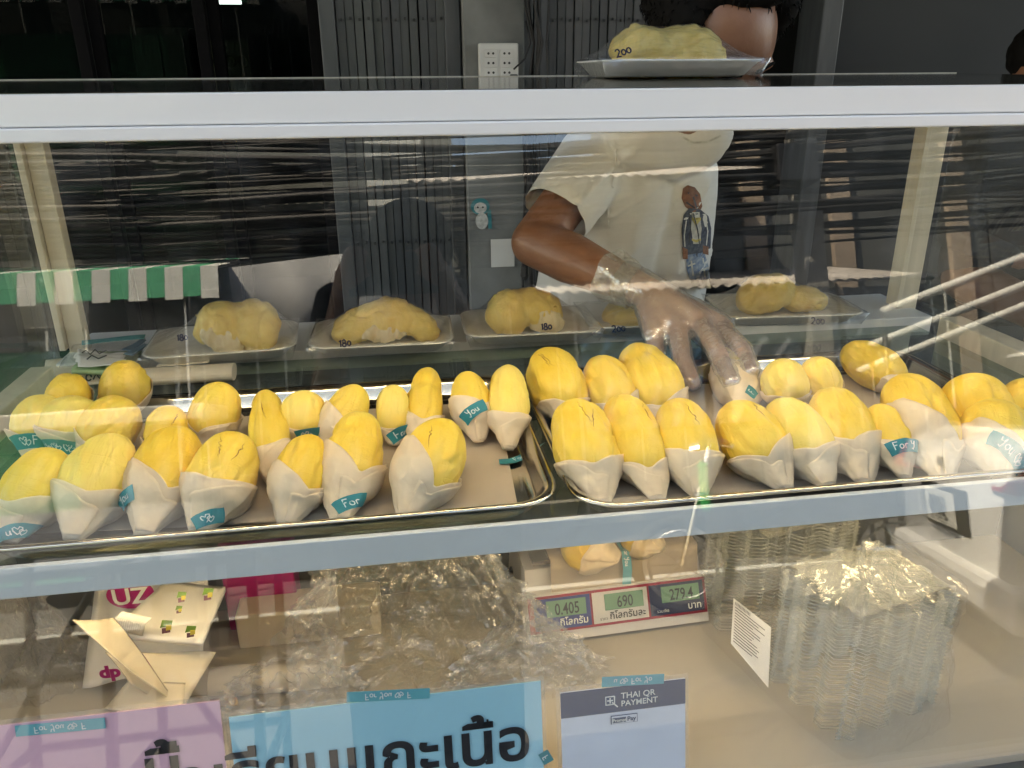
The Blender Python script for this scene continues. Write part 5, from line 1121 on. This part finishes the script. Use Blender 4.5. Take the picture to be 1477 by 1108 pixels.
# car
def car(label, x, y, rz):
    t = thing('parked_car', label, 'car', (x, y, -.12), None, R(rz)); Lc, Wc = 4.3, 1.74
    st_ = [(0, .40, .86, .84, .80), (.06, .28, .98, .97, .88), (.22, .22, 1.02, 1.02, .93), (.5, .2, 1.05, 1.38, .97), (.9, .2, 1.0, 1.50, 1.0), (1.6, .2, .97, 1.53, 1.0), (2.3, .2, .95, 1.50, 1.0), (2.9, .2, .93, 1.2, 1.0), (3.3, .22, .90, .92, .98), (3.9, .24, .80, .80, .93), (4.2, .30, .68, .68, .84), (4.3, .4, .6, .6, .7)]
    rings = []; cab = []
    for sx_, zl, zb_, ztop_, wf in st_:
        w = Wc/2*wf; rings.append([V(sx_, y_, z_) for y_, z_ in ((-w*.9, zl), (-w, zl+.12), (-w*1.0, (zl+zb_)/2), (-w*.985, zb_-.05), (-w*.93, zb_), (0, zb_+.01), (w*.93, zb_), (w*.985, zb_-.05), (w, (zl+zb_)/2), (w, zl+.12), (w*.9, zl))])
        cab.append((sx_, zb_, ztop_, w))
    MB().loft(rings).put('body', 'car_white', t, True)
    rg = []
    for sx_, zb_, zt_, w in cab[2:9]:
        zt_ = max(zt_, zb_+.004); rg.append([V(sx_, -w*.9, zb_-.01), V(sx_, -w*.86, zb_+(zt_-zb_)*.3), V(sx_, -w*.72, zb_+(zt_-zb_)*.88), V(sx_, -w*.6, zt_), V(sx_, w*.6, zt_), V(sx_, w*.72, zb_+(zt_-zb_)*.88), V(sx_, w*.86, zb_+(zt_-zb_)*.3), V(sx_, w*.9, zb_-.01)])
    MB().loft(rg).put('cabin', 'car_white', t, True)
    def cabw(sx0, sx1, side):
        mb = MB()
        def P(sx_, f):
            for a, b in zip(cab, cab[1:]):
                if a[0] <= sx_ <= b[0]: q = (sx_-a[0])/(b[0]-a[0]); zb_, zt_, w = [a[k]*(1-q)+b[k]*q for k in (1, 2, 3)]; break
            return V(sx_, side*(w*(.875-.15*f)+.014), zb_+.03+(zt_-zb_-.03)*.84*f)
        mb.add([P(sx0, 0), P(sx1, 0), P(sx1, .97), P(sx0+.05, .97)], [(0, 1, 2, 3)]); mb.put('side_window', 'car_glass', t)
    for side in (-1, 1): cabw(.75, 1.5, side); cabw(1.56, 2.6, side)
    MB().prism([V(.235, -.66, 1.06), V(.235, .66, 1.06), V(.475, .52, 1.36), V(.475, -.52, 1.36)], (-.012, 0, .004)).put('rear_window', 'car_glass', t)
    MB().prism([V(.02, -.30, .60), V(.02, .30, .60), V(.005, .30, .80), V(.005, -.30, .80)], (-.02, 0, 0)).put('plate_recess', 'frame_black', t)
    pl_ = MB().prism([V(-.018, -.19, .63), V(-.018, .19, .63), V(-.024, .19, .78), V(-.024, -.19, .78)], (-.008, 0, 0)).put('number_plate', 'print_white', t)
    vs, fs = text_mb('5000', .12, 'CENTER', .002); link('plate_number', [V(-.036, -v.x, .672+v.y) for v in vs], fs, 'ink', pl_, False)
    vs, fs = text_mb('กรุงเทพมหานคร', .035, 'CENTER'); link('plate_number', [V(-.036, -v.x, .642+v.y) for v in vs], fs, 'ink', pl_, False)
    for s_ in (-1, 1):
        MB().prism([V(.03, s_*.56, .84), V(.03, s_*.80, .84), V(.14, s_*.84, .98), V(.10, s_*.60, .98)], (-.04, s_*.03, .0)).put('tail_lamp', 'lamp_red', t)
        MB().prism([V(4.2, s_*.45, .58), V(4.12, s_*.74, .60), V(4.02, s_*.76, .70), V(4.14, s_*.48, .67)], (.06, 0, 0)).put('headlight', 'chrome', t)
        MB().box((2.75, s_*.93-.07, .93), (2.88, s_*.93+.07, 1.05), .02).put('wing_mirror', 'car_white', t)
        for wx in (.78, 3.42):
            wh = MB().lathe([(.19, -.10), (.28, -.11), (.315, -.08), (.32, 0), (.315, .08), (.28, .11), (.19, .10)], (wx, s_*.79, .32), 28, 'Y').put('wheel', 'tyre', t, True)
            MB().lathe([(.001, .05), (.05, .045), (.17, .07), (.20, .095), (.20, -.08)] if s_ > 0 else [(.001, -.05), (.05, -.045), (.17, -.07), (.20, -.095), (.20, .08)], (wx, s_*.79, .32), 24, 'Y').put('rim', 'rim', wh, True)
    MB().box((-.05, -.80, .33), (.06, .80, .50), .04).put('rear_bumper', 'car_white', t, False)
    MB().box((.01, -.5, .24), (.08, .5, .325), .02).put('bumper_insert', 'frame_black', t)
    MB().box((-.012, -.04, .88), (.01, .04, .93), .01).put('badge', 'chrome', t)
    return t
car('white hatchback parked at the kerb, mirrored at the lower right of the glass', 2.40, -1.95, 20)
# motorbike close behind the photographer
mo = thing('motorbike', 'green and black motorbike parked at the kerb, mirrored below the tray', 'motorbike', (2.15, -3.0, -.12), None, R(200))
for x in (-.6, .6):
    w_ = MB().tube([V(x+.27*math.cos(a), 0, .30+.27*math.sin(a)) for a in [k*math.pi/14 for k in range(28)]], .035, 8, True).put('wheel', 'tyre', mo, True)
    MB().tube([V(x+.20*math.cos(a), 0, .30+.20*math.sin(a)) for a in [k*math.pi/14 for k in range(28)]], .010, 6, True).put('rim', 'rim', w_, True)
    sp_ = MB(); [sp_.tube([V(x, 0, .3), V(x+.2*math.cos(k*math.pi/5), 0, .3+.2*math.sin(k*math.pi/5))], .004, 5) for k in range(10)]; sp_.put('spokes', 'chrome', w_)
MB().loft([[V(-.55, y*.5, z) for y, z in ((-.1, .55), (.1, .55), (.1, .68), (-.1, .68))], [V(-.1, y, z) for y, z in ((-.12, .35), (.12, .35), (.12, .66), (-.12, .66))], [V(.22, y, z) for y, z in ((-.1, .34), (.1, .34), (.1, .52), (-.1, .52))], [V(.38, y, z) for y, z in ((-.15, .38), (.15, .38), (.12, .85), (-.12, .85))], [V(.45, y, z) for y, z in ((-.1, .5), (.1, .5), (.08, .92), (-.08, .92))]]).put('body', 'frame_black', mo); MB().box((.41, -.13, .62), (.47, .13, .9), .02).put('front_shield', 'green_paint', mo)
MB().box((-.62, -.12, .69), (.0, .12, .78), .03).put('seat', 'frame_black', mo); MB().tube([(.6, .06, .3), (.42, .06, .9), (.4, .03, .98)], .018, 8).put('fork', 'chrome', mo); MB().tube([(.6, -.06, .3), (.42, -.06, .9), (.4, -.03, .98)], .018, 8).put('fork', 'chrome', mo)
MB().tube([(.28, -.34, 1.0), (.38, -.2, 1.02), (.4, 0, .98), (.38, .2, 1.02), (.28, .34, 1.0)], .012, 8).put('handlebar', 'chrome', mo)
MB().lathe([(.001, .07), (.06, .06), (.075, 0)], (.45, 0, .95), 16, 'X').put('headlight', 'chrome', mo)
for s_ in (-1, 1): mr_ = MB().tube([(.36, s_*.2, 1.02), (.38, s_*.26, 1.2)], .006, 6).put('mirror_stalk', 'chrome', mo); MB().box((.36, s_*.26-.06, 1.18), (.38, s_*.26+.06, 1.26), .01).put('mirror', 'frame_black', mr_)
MB().tube([(-.1, .1, .3), (-.2, .2, .02)], .01, 6).put('side_stand', 'chrome', mo); MB().tube([(.05, .12, .3), (-.6, .16, .32)], .035, 8).put('exhaust', 'chrome', mo, True)
# black steel rack at left
rk = thing('steel_rack', 'empty black square tube rack on the pavement, mirrored at the lower left', 'rack', (-.75, -.95, 0))
xx = (-.35, 0, .35)
for x in xx:
    for y in (-.2, .2): MB().box((x-.012, y-.012, 0), (x+.012, y+.012, .82)).put('upright', 'frame_black', rk)
for z in (.25, .55, .80):
    for y in (-.2, .2): MB().box((-.338, y-.010, z), (-.012, y+.010, z+.02)).put('rail', 'frame_black', rk); MB().box((.012, y-.010, z), (.338, y+.010, z+.02)).put('rail', 'frame_black', rk)
    for x in xx: MB().box((x-.010, -.188, z), (x+.010, .188, z+.02)).put('rail', 'frame_black', rk)
MB().tube([(-.33, .205, .27), (-.02, .205, .78)], .010, 6).put('brace', 'frame_black', rk); MB().tube([(.33, .205, .27), (.02, .205, .78)], .010, 6).put('brace', 'frame_black', rk)
# white stall table
wt = thing('stall_counter', 'long white counter across the street, mirrored over the left pods', 'counter', (-2.3, -3.4, -.12))
MB().box((-1.3, -.3, 1.34), (1.25, .3, 1.43), .01).put('top', 'stripe_white', wt)
for x in (-1.25, 1.15):
    for y in (-.25, .2): MB().box((x, y, 0), (x+.05, y+.05, 1.338)).put('leg', 'rim', wt)
MB().box((-1.2, .18, .55), (1.14, .19, .9)).put('front_board', 'grey_cloth', wt)
# green tarpaulin stall with striped awning
gs = thing('market_stall', 'green tarpaulin stall with green and white striped awning, mirrored at left', 'stall', (-2.9, -5.6, -.12))
MB().box((-1.5, -.6, .2), (.42, .4, 2.0), .02).put('tarpaulin', 'green_tarp', gs)
for x in (-1.55, 1.3):
    MB().tube([(x, .55, 0), (x, .55, 2.5)], .025, 8).put('pole', 'rim', gs)
for k in range(26):
    x = -1.8+k*.13; MB().add([V(x, -.9, 2.95), V(x+.129, -.9, 2.95), V(x+.129, .7, 2.55), V(x, .7, 2.55), V(x+.129, .72, 2.32-.02*(k % 2)), V(x, .72, 2.32-.02*(k % 2)), V(x, -.9, 2.93), V(x+.129, -.9, 2.93), V(x+.129, .69, 2.53), V(x, .69, 2.53)], [(0, 1, 2, 3), (3, 2, 4, 5), (6, 9, 8, 7)]).put('awning_strip', ('stripe_green', 'stripe_white')[k % 2], gs)
# white box truck
tkx = thing('market_canopy', 'pale grey canvas canopy on poles across the street, mirrored in the middle', 'canopy', (-.8, -6.2, -.12))
vs = []
for i in range(41):
    x = -1.6+2.9*i/40; w_ = .03*math.sin(i*.9)+.02*noise.noise(V(x*3, 0, 0)); top = 2.52+.25*i/40
    vs += [V(x, -1.3, top+.25), V(x, .9, top), V(x, .93+w_, top-.35), V(x, .93+w_*1.6, 1.98+.02*math.sin(i*1.3))]
o = link('canvas', vs, [(4*i+k, 4*i+4+k, 4*i+5+k, 4*i+1+k) for i in range(40) for k in range(3)], mat('canvas_grey', (.24, .25, .26), .7, c2=(.17, .18, .19), ns=3), tkx); o.modifiers.new('thickness', 'SOLIDIFY').thickness = .004
for x in (-1.5, 1.2):
    for y in (-1.2, .85): MB().tube([(x, y, 0), (x, y, 2.5)], .02, 8).put('pole', 'rim', tkx)
MB().box((-1.4, .2, .0), (1.1, .7, .9), .03).put('table', 'frame_black', tkx)

# buildings
def building(label, x0, x1, y, h, m, floors, wx, ww=.9, shutter=True, dd=6):
    t = thing('shophouse', label, 'building', ((x0+x1)/2, y, 0), 'shophouses across the street'); hw = (x1-x0)/2
    MB().box((-hw, -dd, 0), (hw, 0, h)).put('wall', m, t); MB().box((-hw-.05, -dd, h+.002), (hw+.05, .12, h+.14), .01).put('parapet', m, t)
    n = max(1, int((x1-x0)/wx))
    for f in range(floors):
        z0 = 3.5+f*2.9 if f else .15; zh = 1.35 if f else 2.4
        for k in range(n):
            cx = -hw+(k+.5)*(2*hw/n); fr = MB().box((cx-ww/2-.06, .002, z0-.06), (cx+ww/2+.06, .06, z0+zh+.06), .008).put('window' if f else 'shopfront', 'stripe_white' if f else 'frame_black', t)
            MB().box((cx-ww/2, .062, z0), (cx+ww/2, .07, z0+zh)).put('pane', 'car_glass', fr)
            for q in (-.25, .25): MB().box((cx+ww*q-.015, .072, z0), (cx+ww*q+.015, .085, z0+zh)).put('mullion', 'stripe_white', fr)
    return t
building('dark three storey shophouse opposite at the left', -9.5, -3.2, -9, 9.5, 'stucco_dark', 3, 1.5)
building('grey shophouse opposite with pale window bands', -3.15, .9, -9.3, 8.2, 'stucco', 3, 1.0, .7)
building('low shop with corrugated roof opposite, sky above it', .95, 4.3, -9.0, 4.35, 'stucco', 1, 1.6, 1.2)
t_ = building('dark shophouse with cream pilasters opposite at the right', 4.4, 8.6, -9.0, 9.0, 'stucco_dark', 3, 1.9, .9)
for x in (-1.5, -.2, 1.6): MB().box((x-.16, .002, 0), (x+.16, .09, 8.9), .01).put('pilaster', 'stucco_cream', t_)
building('dark shophouse at the far right of the street', 8.65, 15, -9, 8, 'stucco_dark', 2, 1.6)
building('plain grey shophouse at the far left of the street', -16, -9.6, -9.2, 7, 'stucco', 2, 1.6)
def awn(label, x0, x1, y0, y1, z0, z1, m='roof_sheet'):
    t = thing('corrugated_awning', label, 'awning', ((x0+x1)/2, y0, z0), 'corrugated awnings across the street'); n = int((x1-x0)/.03); vs = []
    for i in range(n+1):
        x = x0+(x1-x0)*i/n-(x0+x1)/2; w = .018*math.sin(i*math.pi/2.5)
        vs += [V(x, 0, w), V(x, y1-y0, z1-z0+w)]
    o = link('sheet', vs, [(2*i, 2*i+2, 2*i+3, 2*i+1) for i in range(n)], m, t); o.modifiers.new('thickness', 'SOLIDIFY').thickness = .006
    for k in range(3): MB().tube([((x1-x0)*(k/2-.5)*.96, y1-y0, z1-z0-.03), ((x1-x0)*(k/2-.5)*.96, 0, -.03)], .02, 6).put('rafter', 'rim', t)
awn('rusty corrugated awning over the low shop opposite', .2, 4.6, -7.2, -9.05, 3.75, 4.45)
awn('long brown corrugated awning on the left shophouses', -4.5, -.6, -7.4, -9.1, 4.1, 4.7, 'stucco_dark')
awn('low corrugated awning edge over the blue curtain', 1.6, 6.0, -6.6, -8.9, 2.35, 2.9)
awn('small grey awning above the box truck', -.5, 1.5, -7.7, -9.1, 3.2, 3.7)
bc = thing('shop_curtain', 'hanging blue and grey cloth curtains under the low awning opposite', 'curtain', (3.8, -6.75, 0))
for k, (x0, x1, m_) in enumerate(((-1.9, -.6, 'blue_cloth'), (-.5, 1.0, 'grey_cloth'), (1.1, 2.1, 'grey_cloth'))):
    vs = []; n = 30
    for i in range(n+1): x = x0+(x1-x0)*i/n; y = .04*math.sin(i*1.1); vs += [V(x, y, .9), V(x, y*.6, 2.3)]
    link('cloth', vs, [(2*i, 2*i+2, 2*i+3, 2*i+1) for i in range(n)], m_, bc)
for x in (-1.95, 2.15): MB().tube([(x, 0, 0), (x, 0, 2.33)], .02, 8).put('pole', 'rim', bc)
up_ = thing('utility_pole', 'concrete utility pole carrying the cables, mirrored at the right', 'pole', (3.9, -5.6, 0))
MB().box((-.11, -.11, -.5), (.11, .11, 8.5), .01).put('shaft', 'kerb', up_)
for z in (3.7, 4.2, 4.7): MB().box((-.7, -.2, z), (.7, -.125, z+.09), .005).put('cross_arm', 'frame_black', up_)
for k in range(3): MB().tube([V(-.35+.3*math.cos(a), .16, 3.9-.18*k*0+.3*math.sin(a)) for a in [j*math.pi/10 for j in range(20)]], .022, 6, True).put('cable_coil', 'cable', up_, True, loc=V(.35*k, .02*k, .1*k))
MB().box((-.45, .14, 3.05), (-.05, .4, 3.4), .02).put('junction_box', 'frame_black', up_)
up2 = thing('utility_pole', 'concrete utility pole mirrored at the left', 'pole', (-6.4, -5.6, 0)); MB().box((-.11, -.11, -.5), (.11, .11, 8.5), .01).put('shaft', 'kerb', up2); MB().box((-.7, -.2, 4.2), (.7, -.125, 4.29)).put('cross_arm', 'frame_black', up2)
random.seed(3)
for k in range(66):
    y = -5.6+random.uniform(-.35, .35); z = random.choice([random.uniform(2.5, 3.5), random.uniform(2.6, 4.8)]); sg = random.uniform(.05, .45); tl_ = random.uniform(-.25, .25); r_ = random.choice([.008, .011, .014, .02, .028])
    pts = [V(x, .12*math.sin(x*.7+k), -sg*(1-((x+1.2)/9)**2)+tl_*x/9+.03*noise.noise(V(x*.8, k, 0))) for x in [(-12+24*i/36) for i in range(37)]]
    c = thing('overhead_cable', 'black cable strung over the road among many, mirrored in the glass', 'cable', (0, y, z+.35), 'overhead cables across the street')
    MB().tube(pts, r_, 5).put('line', 'cable', c, True)
sgn = thing('hanging_sign', 'blank white sign board on the grey shophouse, mirrored high in the glass', 'sign', (.1, -8.6, 4.2)); MB().box((-.35, -.05, -.5), (.35, .05, .5), .01).put('board', 'stripe_white', sgn); MB().tube([(0, -.05, .3), (0, -.7, .3)], .02, 6).put('bracket', 'frame_black', sgn)
# bright pipes / rails at the right
for k, (z, y) in enumerate(((2.2, -4.4), (1.95, -4.6), (1.75, -4.8))):
    rl_ = thing('white_pole', ('highest', 'middle', 'lowest')[k]+' of three white poles leaning across the stall front, mirrored at right', 'pole', (5.2, y, z)); MB().tube([(-1.4, 0, -.45), (1.6, 0, .45)], .035, 8).put('pipe', 'stripe_white', rl_, True)
    MB().tube([(-1.4, 0, -z-.12), (-1.4, 0, -.45)], .02, 6).put('prop', 'frame_black', rl_, True); MB().tube([(1.5, 0, -z-.12), (1.5, 0, .4)], .02, 6).put('prop', 'frame_black', rl_, True)
bpy.context.view_layer.update()
